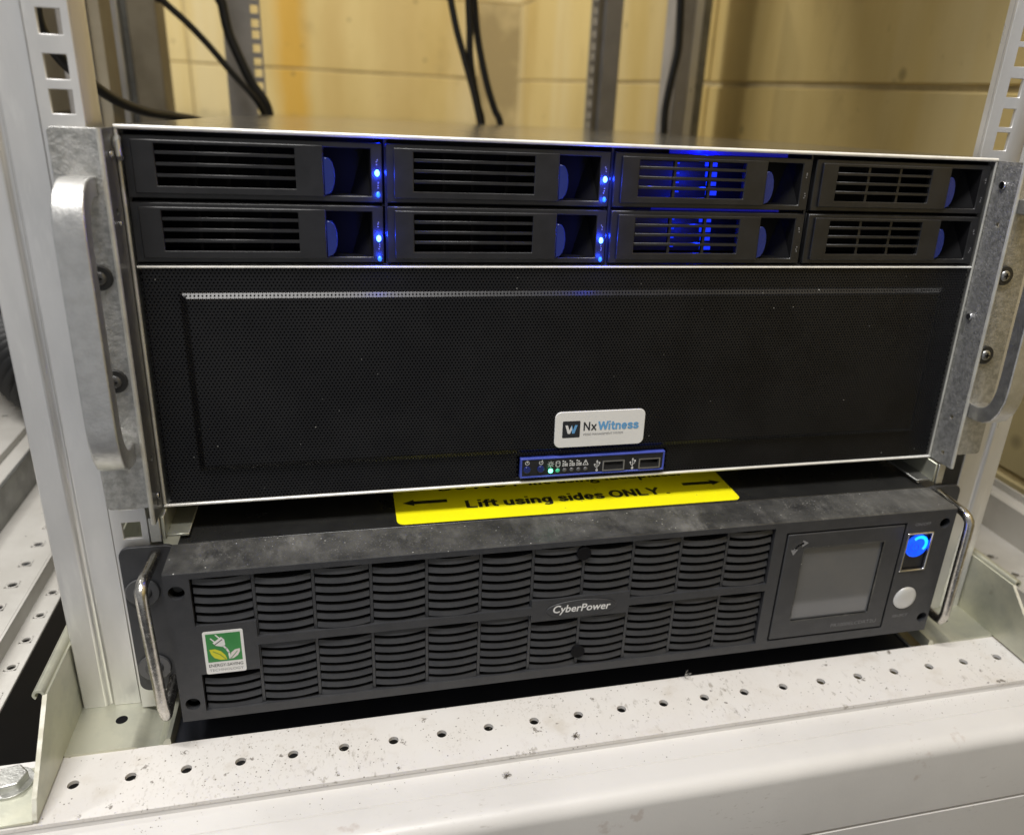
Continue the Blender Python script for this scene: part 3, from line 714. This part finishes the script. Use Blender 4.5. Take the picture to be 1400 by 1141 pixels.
# emissive strips imitating blue glow in the gaps around the third column's trays
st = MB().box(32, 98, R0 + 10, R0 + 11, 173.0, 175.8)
st.build('gap_glow', mat('blue_gap_glow', (0, 0.01, 0.6), 0.3, emit=(0, 0.01, 1), es=0.14), server)
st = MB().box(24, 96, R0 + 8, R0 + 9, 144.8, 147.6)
st.build('gap_glow', bpy.data.materials['blue_gap_glow'], server)
# badge
bd = MB().prism(rrect(-23.6, 27.2, 21.0, 41.4, 3.4, 6), front(R0 - 2.1), 0, 0.9).build('badge', M['sticker'], server, bevel=0.2, seg=1)
bp = front(R0 - 2.16); bp2 = front(R0 - 2.22)
MB().prism(rrect(-19.4, -9.6, 26.6, 36.2, 0.6, 3), bp, 0, 0.05).build('logo_square', M['ink'], bd)
wl = MB(); 
wl.prism([(-17.9, 33.8), (-16.3, 33.8), (-15.4, 30.7), (-14.9, 32.6), (-15.3, 33.8), (-14.2, 33.8), (-13.5, 29.0), (-14.5, 29.0), (-15.4, 29.0), (-16.6, 29.0)][:10], bp2, 0, 0.03)
wl = MB(); wl.prism([(-17.9, 33.8), (-16.5, 33.8), (-15.6, 30.9), (-14.5, 33.4), (-14.0, 31.6), (-15.1, 29.0), (-16.4, 29.0)], bp2, 0, 0.03)
wl.build('logo_letter', M['print_white'], bd)
MB().prism([(-14.5, 33.4), (-14.2, 33.8), (-13.4, 30.9), (-12.5, 33.8), (-11.1, 33.8), (-12.7, 29.0), (-14.0, 29.0), (-14.2, 31.6)], bp2, 0, 0.03).build('logo_letter', M['ink_blue'], bd)
stroketext('Nx', (-7.9, -0.5, 30.3, 35.4), 0.13, bp2, M['ink'], bd)
stroketext('Witness', (0.9, 23.6, 30.3, 35.4), 0.18, bp2, M['ink_blue'], bd)
text('VIDEO MANAGEMENT SYSTEM', (-7.9, 14.9, 27.6, 28.8), bp2, M['ink_grey'], bd)
# control panel
cp = MB().prism(rrect(-40.4, 40.6, 4.5, 14.3, 0.3, 2), front(R0 - 0.6), 0, 3).build('control_panel', M['black'], server)
fr = MB().plate(-41.4, 41.6, 3.6, 15.2, front(R0 - 1.0), 3.4, rects=[(-40.4, 40.6, 4.6, 14.2)])
fr.build('blue_frame', M['blue_trim'], cp, bevel=0.2, seg=1)
cpf = front(R0 - 0.68)
for x in (-37.7, -30.1):
    MB().cyl(x, 8.6, 2.0, front(R0 - 0.6), -0.9, 0.1, 20, r1=2.0).build('push_button', M['blue_plastic'], cp, bevel=0.3)
for x, k in ((-24.4, 'led_green'), (-20.4, 'led_green_dim'), (-16.5, 'led_off'), (-12.5, 'led_off'), (-8.6, 'led_off'), (-4.6, 'led_off')):
    MB().dome(x, 7.0, 1.25 if k != 'led_green' else 1.35, 0.7, front(R0 - 0.6), 14, 3).build('indicator', M[k], cp, smooth=True)
point('green_indicator_light', (-24.4, R0 - 3.0, 7.8), 0.00016, 0.001, (0.1, 1, 0.4))
ic = MB()
stroke(ic, arc(-37.6, 12.4, 1.05, 120, 420), 0.42, cpf); stroke(ic, [(-37.6, 12.6), (-37.6, 13.9)], 0.42, cpf)
stroke(ic, arc(-29.9, 12.2, 1.0, -230, 70), 0.42, cpf); stroke(ic, [(-29.3, 13.7), (-29.1, 12.7), (-30.0, 12.6)], 0.4, cpf)
stroke(ic, arc(-24.4, 11.0, 0.75, 0, 360), 0.3, cpf)
for a in range(0, 360, 45):
    c, d = math.cos(math.radians(a)), math.sin(math.radians(a)); stroke(ic, [(-24.4 + 1.15 * c, 11 + 1.15 * d), (-24.4 + 1.75 * c, 11 + 1.75 * d)], 0.28, cpf)
stroke(ic, [(-21.5, 9.8), (-21.5, 12.0), (-21.1, 12.5), (-19.7, 12.5), (-19.3, 12.0), (-19.3, 9.8), (-19.7, 9.3), (-21.1, 9.3)], 0.35, cpf, True)
stroke(ic, arc(-20.4, 12.1, 0.9, 200, 340), 0.3, cpf)
for q in (-16.5, -12.5, -8.6):
    for dx, dz in ((-1.0, 12.4), (0.1, 11.9), (-1.0, 9.7), (0.2, 9.7), (1.2, 9.7), (0.2, 10.7), (1.2, 10.7), (-0.9, 10.9)):
        ic.prism([(q + dx - .42, dz - .34), (q + dx + .42, dz - .34), (q + dx + .42, dz + .34), (q + dx - .42, dz + .34)], cpf, 0, 0.02)
stroke(ic, [(-6.2, 9.5), (-3.2, 9.5), (-4.7, 12.5)], 0.36, cpf, True); stroke(ic, [(-4.7, 10.9), (-4.7, 11.7)], 0.3, cpf); stroke(ic, [(-4.7, 10.1), (-4.7, 10.3)], 0.3, cpf)
for x in (2.0, 22.8):
    stroke(ic, [(x, 5.6), (x, 11.2)], 0.34, cpf)
    ic.prism([(x - .7, 10.6), (x + .7, 10.6), (x, 12.0)], cpf, 0, .02); ic.cyl(x, 5.8, .7, cpf, 0, .02, 10)
    stroke(ic, [(x, 7.2), (x - 1.3, 8.3), (x - 1.3, 9.2)], 0.3, cpf); stroke(ic, [(x, 7.9), (x + 1.3, 8.9), (x + 1.3, 9.9)], 0.3, cpf)
    ic.cyl(x - 1.3, 9.3, .5, cpf, 0, .02, 8); ic.box(x + .8, x + 1.8, R0 - .69, R0 - .67, 9.7, 10.6)
ic.build('panel_icons', M['print_white'], cp)
for x0 in (5.0, 26.2):
    u = MB().plate(x0, x0 + 12.8, 5.3, 11.3, front(R0 - 1.3), 4, rects=[(x0 + .7, x0 + 12.1, 5.9, 10.8)]).build('usb_port', M['usb_metal'], cp)
    MB().box(x0 + .7, x0 + 12.1, R0 + .6, R0 + 1.2, 5.9, 10.8).build('usb_cavity', M['black_deep'], u)
    MB().box(x0 + 1.4, x0 + 11.4, R0 - .6, R0 + .6, 8.4, 10.4).build('usb_tongue', M['usb_blue'], u)
# ear brackets with handles
def ear(sgn):
    x0, x1 = sorted((sgn * 240.8, sgn * 220.6))
    poly = rrect(x0, x1, 7.5, 176.0, 2.2, 4)
    e = MB().prism(poly, front(2.4), 0, 2.2).build('rack_ear', M['zinc_rough'], server, bevel=0.35, seg=1)
    if sgn < 0: pass
    x0, x1 = sorted((sgn * 220.4, sgn * 222.2))
    rd = [(8.1, 142.8, 1.5, 2.4), (8.6, 30, 1.5, 2.4), (9.0, 6.8, 1.4, 2.4)]
    MB().plate(0.2, 34, -0.3, 176.0, side(x0), 1.8, rounds=rd).build('side_leg', M['zinc_dark'] if sgn < 0 else M['zinc_rough'], e, bevel=0.3, seg=1)  # left leg in darker zinc, its shaded inner face put into the colour
    xs = sgn * 220.3
    for (yy, zz, r) in ((10.5, 163.7, 2.2), (12.4, 90.5, 2.0)) if sgn > 0 else ((7.5, 165.8, 1.5), (8, 138, 1.1), (8.5, 11, 1.7)):
        MB().cyl(yy, zz, r, side(xs), -sgn * 1.2, 0, 16).build('bracket_screw', M['chrome'], e, bevel=0.3)
    if sgn > 0:
        MB().prism(rrect(14.6, 16.4, 80, 93, .8, 3), side(xs), -0.25, 0).build('bracket_slot', M['zinc'], e)
    else:
        MB().tube([(xs + 1.6, 16.0, 172), (xs + 2.0, 12.8, 170.5), (xs + 2.2, 12.4, 165.5), (xs + 1.8, 16.0, 164)], 1.5, 10).build('spring_clip', M['zinc'], e, smooth=True)
    # bright sheet edge along the fold
    MB().tube([(sgn * 221.4, 0.4, 0), (sgn * 221.4, 0.4, 176)], 1.1, 8).build('fold_edge', M['edge_dull'], e, smooth=True)
    # cage screws
    for zz in (116.2, 70.5):
        w_ = MB(); cx = sgn * 229.3 if sgn < 0 else 226.6
        w_.cyl(cx, zz, 5.4, front(2.4), -1.6, 0, 24); sc = w_.build('screw_washer', M['washer'], e, bevel=0.4)
        MB().dome(cx, zz, 3.0, 1.2, front(0.8), 20, 4).build('screw_head', M['clear' if sgn > 0 else 'dark_bolt'], sc, smooth=True)
        c = MB(); c.box(cx - 1.5, cx + 1.5, -.6, -.2, zz - .35, zz + .35); c.box(cx - .35, cx + .35, -.6, -.2, zz - 1.5, zz + 1.5)
        c.build('screw_slot', M['black_deep'], sc)
    # C shaped flat handle
    out = [(2.4, 157.5), (-6, 157.5), (-11, 156.2), (-16, 153.0), (-19.6, 148.2), (-21.6, 142), (-22, 134), (-22, 58), (-21.4, 49), (-19, 41.5), (-15, 36), (-10, 33), (-5, 32), (2.4, 32)]
    cx_, n = [], len(out)
    inn = [(2.4, 149.5), (-4.5, 149.5), (-8, 147.8), (-10.8, 144.5), (-12.6, 140), (-13.6, 135), (-14, 129), (-14, 62), (-13.6, 54), (-12.2, 47.6), (-9.6, 43.4), (-7, 41.6), (-4, 40.8), (2.4, 40.8)]
    x0, x1 = sorted((sgn * 225.2, sgn * 236.8))
    b = MB(); nn = len(out)
    vs = [(x0, a, c) for a, c in out] + [(x0, a, c) for a, c in inn] + [(x1, a, c) for a, c in out] + [(x1, a, c) for a, c in inn]
    fs = []
    for k in range(nn - 1):
        fs += [(k, k + 1, nn + k + 1, nn + k), (2 * nn + k, 3 * nn + k, 3 * nn + k + 1, 2 * nn + k + 1),
               (k, 2 * nn + k, 2 * nn + k + 1, k + 1), (nn + k, nn + k + 1, 3 * nn + k + 1, 3 * nn + k)]
    fs += [(0, nn, 3 * nn, 2 * nn), (nn - 1, 3 * nn - 1, 4 * nn - 1, 2 * nn - 1)]
    b.add(vs, fs)
    b.build('handle', M['handle'], e, bevel=0.7, seg=3)
ear(-1); ear(1)

# ================================================================== POWER UNIT (UPS)
ups = thing('power_supply', 'charcoal two unit power backup with louvred front, small screen and blue lit switch', 'power supply', (0, 0, -102.7))
def U(mb): return shift(mb, (0, 0, 102.7))
UT, UB, UF = -16.1, -102.7, -21.5
xL, xR = -216.5, 215.0
colx = [-205.2 + 27.5 * k for k in range(12)]
def band(k, upper):
    if upper:
        if k == 0: return (-46.5, -19.8)
        if k in (6, 7): return (-51.6, -19.8)
        return (-56.0, -19.8)
    if k == 0: return (-97.6, -75.0)
    if k in (6, 7): return (-97.6, -65.0)
    return (-97.6, -60.6)
rects = []
for k in range(11):
    for upn in (True, False):
        a, b = band(k, upn); rects.append((colx[k], colx[k + 1], a, b))
rects += [(104.6, 182.6, -97.0, -23.4), (184.6, 202.4, -57.0, -30.6)]
rounds = [(-211.3, -26.8, 3.7, 4.1), (-210.9, -92.2, 3.5, 4.1), (208.6, -25.8, 3.4, 4.1), (210.4, -92.7, 3.4, 4.1), (194.3, -76.7, 8.2, 9.0)]
uf = (lambda u, v, w: (u, UF + w, v + 102.7))
bez = MB().plate(xL, xR, UB, UT - .6, uf, 3.0, rects=rects, rounds=rounds, n=24)
bez.box(xL, xR, UF + 3, 4.6, 0, 1.5); bez.box(xL, xL + 1.5, UF + 3, 4.6, 1.5, 86); bez.box(xR - 1.5, xR, UF + 3, 4.6, 1.5, 86)
bezel = bez.build('bezel', M['ups'], ups)
tp = MB(); tp.prism([(UF + .02, 85.4), (UF + .7, 86.55), (4.5, 86.6), (4.5, 84.9), (UF + .5, 84.9)], lambda u, v, w: (w, u, v), xL, xR)
tp.build('bezel_top', M['ups_top'], bezel)
MB().box(xL + 2, xR - 2, -13, -12, 2, 84).build('bezel_backing', M['black_deep'], bezel)
# louvre slats, each one a part; shared curved mesh
def slat_mesh(w):
    n = 7; vs = []; fs = []; hgt = 2.75
    for i in range(n + 1):
        s = i / n; sag = -1.0 * (1 - (2 * s - 1) ** 2); x = s * w
        yb = -0.0 + 0.9 * (2 * s - 1) ** 2
        vs += [(x, yb, sag), (x, yb + 0.9, sag + hgt), (x, yb + 4.6, sag + hgt - 1.0), (x, yb + 4.6, sag + .2)]
    for i in range(n):
        a = 4 * i
        fs += [(a, a + 4, a + 5, a + 1), (a + 1, a + 5, a + 6, a + 2), (a, a + 3, a + 7, a + 4)]
    fs += [(0, 1, 2, 3), (4 * n, 4 * n + 3, 4 * n + 2, 4 * n + 1)]
    me = MB().add(vs, fs).mesh('slat'); me.materials.append(M['ups']); return me
sl = slat_mesh(25.7)
for p in sl.polygons: p.use_smooth = False
rib = MB().box(-0.7, 0.7, 0, 4, 0, 1).mesh('column_rib'); rib.materials.append(M['ups'])
for k in range(11):
    for upn in (True, False):
        a, b = band(k, upn)
        base_z = (-26.0 if k % 2 == 1 else -28.7) if upn else (-68.6 if k % 2 == 1 else -71.2)
        for j in range(-2, 8):
            z = base_z - 5.22 * j
            if z + 1.2 > b - 0.6 or z + 2.6 < a + 0.3: continue
            link('slat', sl, bezel, loc=(colx[k] + 0.9, UF + 0.5, z + 102.7))
    for upn in (True, False):
        a, b = band(k, upn)
        if k > 0:
            a2, b2 = band(k - 1, upn); lo_, hi_ = min(a, a2), max(b, b2)
            o = link('column_rib', rib, bezel, loc=(colx[k], UF + 1.7, lo_ + 102.7)); o.scale = (1, 1, hi_ - lo_)
for x, z in ((-13.3, -25.0), (-12.3, -88.3)):
    U(MB().cyl(x, z, 3.9, front(UF + .2), -0.05, 6, 22)).build('screw_hole', M['black_deep'], bezel)
for x, z in ((-211.3, -26.8), (-210.9, -92.2), (208.6, -25.8), (210.4, -92.7)):
    U(MB().cyl(x, z, 2.4, front(UF + 5), -0.6, 0, 16)).build('recessed_screw', M['washer'], bezel)
# maker's logo on an oval boss
ov = U(MB().cyl(-12.4, -58.6, 5.4, front(UF), -0.5, 0.1, 40, ru=3.65)).build('logo_boss', M['ups'], bezel, bevel=0.4)
lf = (lambda u, v, w: (u, UF - 0.62 + w, v + 102.7))
text('CyberPower', (-28.4, 4.0, -61.6, -55.4), lf, M['print_white'], ov, bold=0.018, shear=0.18, rot=-0.02)
# energy sticker
es = U(MB().prism(rrect(-202.6, -184.2, -75.0, -50.0, 1.0, 4), front(UF - .25), 0, .2)).build('energy_sticker', M['sticker'], ups)
e1 = (lambda u, v, w: (u, UF - 0.28 + w, v + 102.7)); e2 = (lambda u, v, w: (u, UF - 0.34 + w, v + 102.7)); e3 = (lambda u, v, w: (u, UF - 0.40 + w, v + 102.7))
MB().prism([(-201.3, -68.0), (-185.5, -68.0), (-185.5, -51.4), (-201.3, -51.4)], e1, 0, .02).build('green_field', M['green'], es)
pg = MB()
def rot2(pts, cx, cy, a):
    c, s_ = math.cos(a), math.sin(a); return [(cx + x * c - y * s_, cy + x * s_ + y * c) for x, y in pts]
A = math.radians(38)
pg.prism(rot2([(-2.6, 1.2), (2.6, 1.2), (2.6, -1.0), (1.3, -2.9), (.8, -3.6), (-.8, -3.6), (-1.3, -2.9), (-2.6, -1.0)], -195.6, -56.0, A), e2, 0, .02)
for dx in (-1.5, 1.5): pg.prism(rot2([(dx - .3, 1.2), (dx + .3, 1.2), (dx + .3, 3.9), (dx - .3, 3.9)], -195.6, -56.0, A), e2, 0, .02)
stroke(pg, [(-193.6, -59.0), (-192.4, -60.6), (-191.4, -63), (-191.2, -66.5)], 0.9, e2)
pg.build('plug_symbol', M['sticker'], es)
U(MB().prism(rot2([(-2.3, .25), (2.3, .25), (2.3, -.15), (-2.3, -.15)], -195.6, -56.4, A), (lambda u, v, w: (u, UF - .4 + w, v)), 0, .02)).build('plug_line', M['ink'], es)
lf1 = [(-200.2, -60.4), (-197.6, -60.4), (-195.0, -61.8), (-193.2, -64.4), (-192.6, -67.0), (-195.4, -67.0), (-198.2, -65.6), (-199.6, -63.2)]
MB().prism(lf1, e2, 0, .02).build('yellow_leaf', M['leaf_yellow'], es)
lf2 = [(-186.3, -61.2), (-188.6, -61.6), (-190.4, -63.2), (-191.2, -66.9), (-189.4, -66.6), (-187.4, -65.0), (-186.4, -63.0)]
MB().prism(lf2, e2, 0, .02).build('pale_leaf', M['leaf_white'], es)
vn = MB(); stroke(vn, [(-198.6, -61.6), (-195.6, -63.6), (-193.2, -66.6)], 0.3, e3); stroke(vn, [(-187.6, -62.6), (-190.6, -66.4)], 0.3, e3); vn.build('leaf_vein', M['green'], es)
text('ENERGY-SAVING', (-201.2, -185.5, -71.0, -69.2), e1, M['ink'], es, bold=0.01)
text('TECHNOLOGY', (-201.2, -185.5, -73.6, -72.1), e1, M['ink_grey'], es)
# display
lp = MB().plate(105.8, 181.4, -95.8, -24.6, uf, 2.0, rects=[(117.6, 169.6, -84.0, -34.6)])
lcd = shift(lp, (0, -0.2, 0)).build('display_panel', M['ups'], ups, bevel=0.5)
U(MB().plate(116.9, 170.3, -84.7, -33.9, front(UF - .25), 1.2, rects=[(117.6, 169.6, -84.0, -34.6)])).build('screen_rim', M['ups_top'], lcd)
sg = MB(); sg.add([(117.6, UF + 1.0, -84 + 102.7), (169.6, UF + 1.0, -84 + 102.7), (169.6, UF + 1.3, -34.6 + 102.7), (117.6, UF + 1.3, -34.6 + 102.7)], [(0, 1, 2, 3)])
sg.build('screen_glass', M['screen'], lcd)
U(MB().box(104.6, 182.6, UF + 2.6, UF + 4, -97, -23.4)).build('display_well', M['black_deep'], lcd)
text('PR1000ELCDRT2U', (146, 177.0, -91.9, -89.5), (lambda u, v, w: (u, UF - 0.24 + w, v + 102.7)), M['print_grey'], lcd)
ar = MB(); aw = (lambda u, v, w: (u, UF - 0.24 + w, v + 102.7))
stroke(ar, arc(116.6, -36.3, 5.6, 160, 95, 8), 1.3, aw)
ar.prism([(115.6, -28.6), (115.6, -33.2), (119.4, -30.6)], aw, 0, .02); ar.prism([(108.9, -34.6), (113.4, -34.4), (110.9, -38.2)], aw, 0, .02)
ar.build('swivel_arrow', M['ink_grey'], lcd)
# power switch
pb = U(MB().plate(184.6, 202.4, -57.0, -30.6, front(UF - .8), 2.0, rects=[(185.7, 201.3, -55.9, -31.7)])).build('power_switch', M['chrome'], ups, bevel=0.3, seg=1)
U(MB().box(185.7, 201.3, UF + 1.6, UF + 2.2, -55.9, -31.7)).build('switch_well', M['black'], pb)
U(MB().cyl(193.6, -40.2, 7.7, front(UF + .9), -.7, .6, 28)).build('lit_lens', M['backlit'], pb, bevel=0.5)
lens = MB(); sp = (lambda u, v, w: (u, UF + 0.14 + w, v + 102.7))
stroke(lens, arc(194.4, -39.0, 4.9, -40, 130, 18), 2.0, sp)
lens.build('lit_swirl', M['backlit_hot'], pb)
sw2 = MB(); stroke(sw2, arc(192.0, -41.0, 2.6, 120, 420, 16), 0.35, sp); stroke(sw2, [(192.0, -41.4), (192.0, -37.6)], 0.35, sp); stroke(sw2, arc(192.4, -41.2, 4.4, 110, 300, 16), 0.3, sp)
shift(sw2, (0, -.1, 0)).build('power_symbol', M['blue_trim'], pb)
point('switch_light', (193.6, UF - 4.5, -39 + 102.7), 0.0008, 0.003, (0.0, 0.1, 1), ups)
U(MB().dome(194.3, -76.7, 7.9, 2.2, front(UF + .3), 28, 5)).build('select_button', M['select'], ups, smooth=True)
ud = (lambda u, v, w: (u, UF - 0.05 + w, v + 102.7))
text('ON/OFF', (188.2, 198.8, -26.0, -24.0), ud, M['print_grey'], bezel, bold=0.01)
text('SELECT', (188.4, 199.2, -90.2, -88.4), ud, M['print_grey'], bezel, bold=0.01)
# case behind the bezel and warning label on it
case = U(MB().box(-214, 213, 5.0, 560, UB + .5, UT)).build('case', M['ups_body'], ups, bevel=0.5)
yl = U(MB().prism(rrect(-107.6, 89.8, 6.8, 62, 4.0, 5), top(UT + .2), 0, .15)).build('warning_label', M['yellow'], ups)
ylp = (lambda u, v, w: (u, v, UT + 102.7 + .23 - w))
stroketext('Lift using sides ONLY .', (-69.2, 51.0, 19.3, 28.0), 0.2, ylp, M['ink'], yl)
text('Do NOT lift using faceplate.', (-82, 66, 38.2, 49.6), ylp, M['ink'], yl, bold=0.022)
for tip, d in ((-103.3, 1), (86.8, -1)):
    z0 = 29.4
    P = [(tip, z0), (tip + d * 6.2, z0 + 3.5), (tip + d * 6.2, z0 + 1.7), (tip + d * 24.5, z0 + 1.7), (tip + d * 24.5, z0 - 1.7), (tip + d * 6.2, z0 - 1.7), (tip + d * 6.2, z0 - 3.5)]
    MB().prism(P, ylp, 0, .02).build('arrow', M['ink'], yl)
# ears and rod handles
for sgn in (-1, 1):
    x0, x1 = sorted((sgn * 240.2 - .7, sgn * 214.5))
    e = U(MB().prism(rrect(x0, x1, UB + .2, UT, 5.0, 5), front(4.4), 0, 2.0)).build('rack_ear', M['ups'], ups, bevel=0.3, seg=1)
    for cz in (-41.5, -87.5):
        cx = sgn * 232.5
        w_ = U(MB().cyl(cx, cz, 8.0, front(4.4), -1.2, 0, 28)).build('cup_washer', M['dark_bolt'], e, bevel=0.5)
        U(MB().dome(cx, cz, 4.4, 2.4, front(3.2), 20, 4)).build('bolt_head', M['dark_bolt'], w_, smooth=True)
    if sgn < 0:
        pts = [(-224.3, 6, -20.8), (-224.6, -12, -20.2), (-224.8, -20, -19.8), (-224.9, -24.6, -21.8), (-224.9, -26, -26.5), (-224.4, -26.2, -50), (-223.4, -26.2, -84), (-223.0, -26, -89.5), (-223.0, -24.4, -94.2), (-223.2, -20, -95.8), (-224.3, 6, -96)]
    else:
        pts = [(222.6, 6, -19.9), (221.2, -12, -20.0), (221.0, -20, -20.2), (221.2, -24.6, -22.4), (221.6, -26.2, -27.5), (221.8, -26.4, -50), (222.2, -26.4, -84), (222.4, -26, -89.5), (222.6, -24.2, -94), (223.2, -20, -95.6), (224, 6, -96)]
    U(MB().tube(smooth_path(pts, 5), 2.75, 14)).build('rod_handle', M['rod'], e, smooth=True)

C7 = [(-304, 235, 242), (-310, 250, 226), (-314, 275, 214), (-314, 310, 199), (-310, 345, 187), (-303, 392, 173), (-294, 450, 163), (-282, 510, 157), (-262, 585, 146), (-240, 670, 110)]
# loose dust and lint
def dust(name, n, xr, yr, z, m, label, smin, smax, clusters):
    b = MB()
    cs = [(random.uniform(*xr), random.uniform(*yr)) for _ in range(clusters)]
    for _ in range(n):
        if random.random() < .7:
            c = random.choice(cs); x = random.gauss(c[0], 9); y = random.gauss(c[1], 4)
        else: x = random.uniform(*xr); y = random.uniform(*yr)
        if not (xr[0] < x < xr[1] and yr[0] < y < yr[1]): continue
        s_ = random.uniform(smin, smax) * random.uniform(.5, 1); a = random.uniform(0, 3.2); e = random.uniform(.3, 1)
        P = [(x + s_ * math.cos(a + q) * (1 if k % 2 else e), y + s_ * math.sin(a + q) * (1 if k % 2 else e)) for k, q in enumerate((0, 1.3, 2.4, 3.6, 5.0))]
        n0 = len(b.v); b.v += [(p[0], p[1], z + random.uniform(.05, .4 * s_ + .06)) for p in P]; b.f.append(tuple(range(n0, n0 + 5)))
    o = b.build(name, m); o['kind'] = 'stuff'; o['label'] = label; o['category'] = 'dust'
    return o
M['dirt'] = mat('brown_dirt_flakes', (0.16, 0.14, 0.115), 0.9)
M['lint'] = mat('pale_lint', (0.5, 0.49, 0.46), 0.9)
dust('dust_flakes', 420, (-268, 268), (-57, -20), -118.2, M['dirt'], 'small dark dirt flakes scattered on the white base rail', .15, .55, 26)
dust('dust_flakes', 230, (-300, 300), (-70, -58.5), -123.0, M['dirt'], 'dark dirt flakes along the step below the row of holes', .15, .5, 16)
dust('lint_flakes', 260, (-212, 211), (-20.5, 4), -16.1, M['lint'], 'pale dust flakes on the top edge of the power unit', .08, .28, 22)
def hair(x, y, z, s_, n, name, label):
    b = MB()
    for _ in range(n):
        p = Vector((x, y, z + .2)); pts = [tuple(p)]; d = Vector((random.uniform(-1, 1), random.uniform(-1, 1), random.uniform(0, 1)))
        for _k in range(6):
            d = (d + Vector((random.uniform(-.8, .8), random.uniform(-.8, .8), random.uniform(-.5, .5)))).normalized(); p = p + d * s_ / 5; p.z = max(p.z, z + .1); pts.append(tuple(p))
        b.tube(pts, .09, 4)
    o = b.build(name, M['lint' if 'pale' in label else 'dirt']); o['kind'] = 'stuff'; o['label'] = label; o['category'] = 'lint'
hair(56, -19.5, -118.2, 4.5, 12, 'lint_tuft', 'pale tuft of lint at the back edge of the white rail')
hair(-20, -52, -118.2, 2.2, 26, 'lint_tuft', 'dark lint tuft in front of the row of holes')
hair(-60, -66, -123.0, 2.4, 24, 'lint_tuft', 'dark lint tuft on the lower sheet under the step')
# ================================================================== CABLES
def cable(pts, r, label, m='rubber'):
    o0 = Vector(pts[-1])
    o = MB().tube([tuple(Vector(p) - o0) for p in smooth_path(pts, 6)], r, 12).build('cable', M[m], smooth=True, loc=tuple(o0))
    tag(o, label, 'cable', 'black cables hanging behind the server')
cable([(-340, 610, 420), (-313, 640, 282), (-304, 647, 266), (-284, 654, 247), (-265, 661, 226), (-243, 669, 198), (-224, 676, 176), (-216, 683, 162), (-212, 690, 145), (-210, 700, 90)], 3.6, 'thin black cable slanting from the upper left down to the left rear rail')
cable([(-262, 690, 420), (-254, 690, 288), (-250, 691, 270), (-246, 693, 241), (-235, 694, 211), (-225, 696, 188), (-214, 697, 172), (-209, 699, 158), (-209, 700, 142), (-210, 705, 90)], 5.4, 'thick black cable in front of the left rear rail, curving down beside the thin one')
cable([(0, 700, 420), (5, 700, 308), (8, 697, 293), (15, 693, 261), (25, 690, 228), (36, 687, 192), (44, 683, 159), (48, 680, 142), (50, 690, 90)], 4.2, 'leftmost of the three black cables hanging near the centre')
cable([(29, 690, 420), (29, 690, 309), (29, 692, 294), (31, 693, 262), (32, 695, 234), (37, 697, 205), (44, 698, 176), (50, 700, 152), (52, 710, 90)], 4.4, 'middle cable of the three hanging near the centre, crossing its left neighbour')
cable([(35, 710, 420), (36, 710, 312), (38, 708, 296), (41, 707, 268), (46, 705, 239), (56, 703, 200), (66, 702, 172), (74, 700, 153), (82, 705, 90)], 4.4, 'right cable of the three hanging near the centre, bowing out to the right')
cable([(298, 702, 420), (301, 700, 330), (302, 698, 314), (304, 697, 280), (304, 695, 254), (298, 693, 218), (294, 692, 182), (295, 690, 141), (298, 700, 90)], 5.2, 'single black cable hanging in front of the right rear frame post')
cable(C7, 4.2, 'black cable seen through the square holes, sagging onto the left rear of the server')
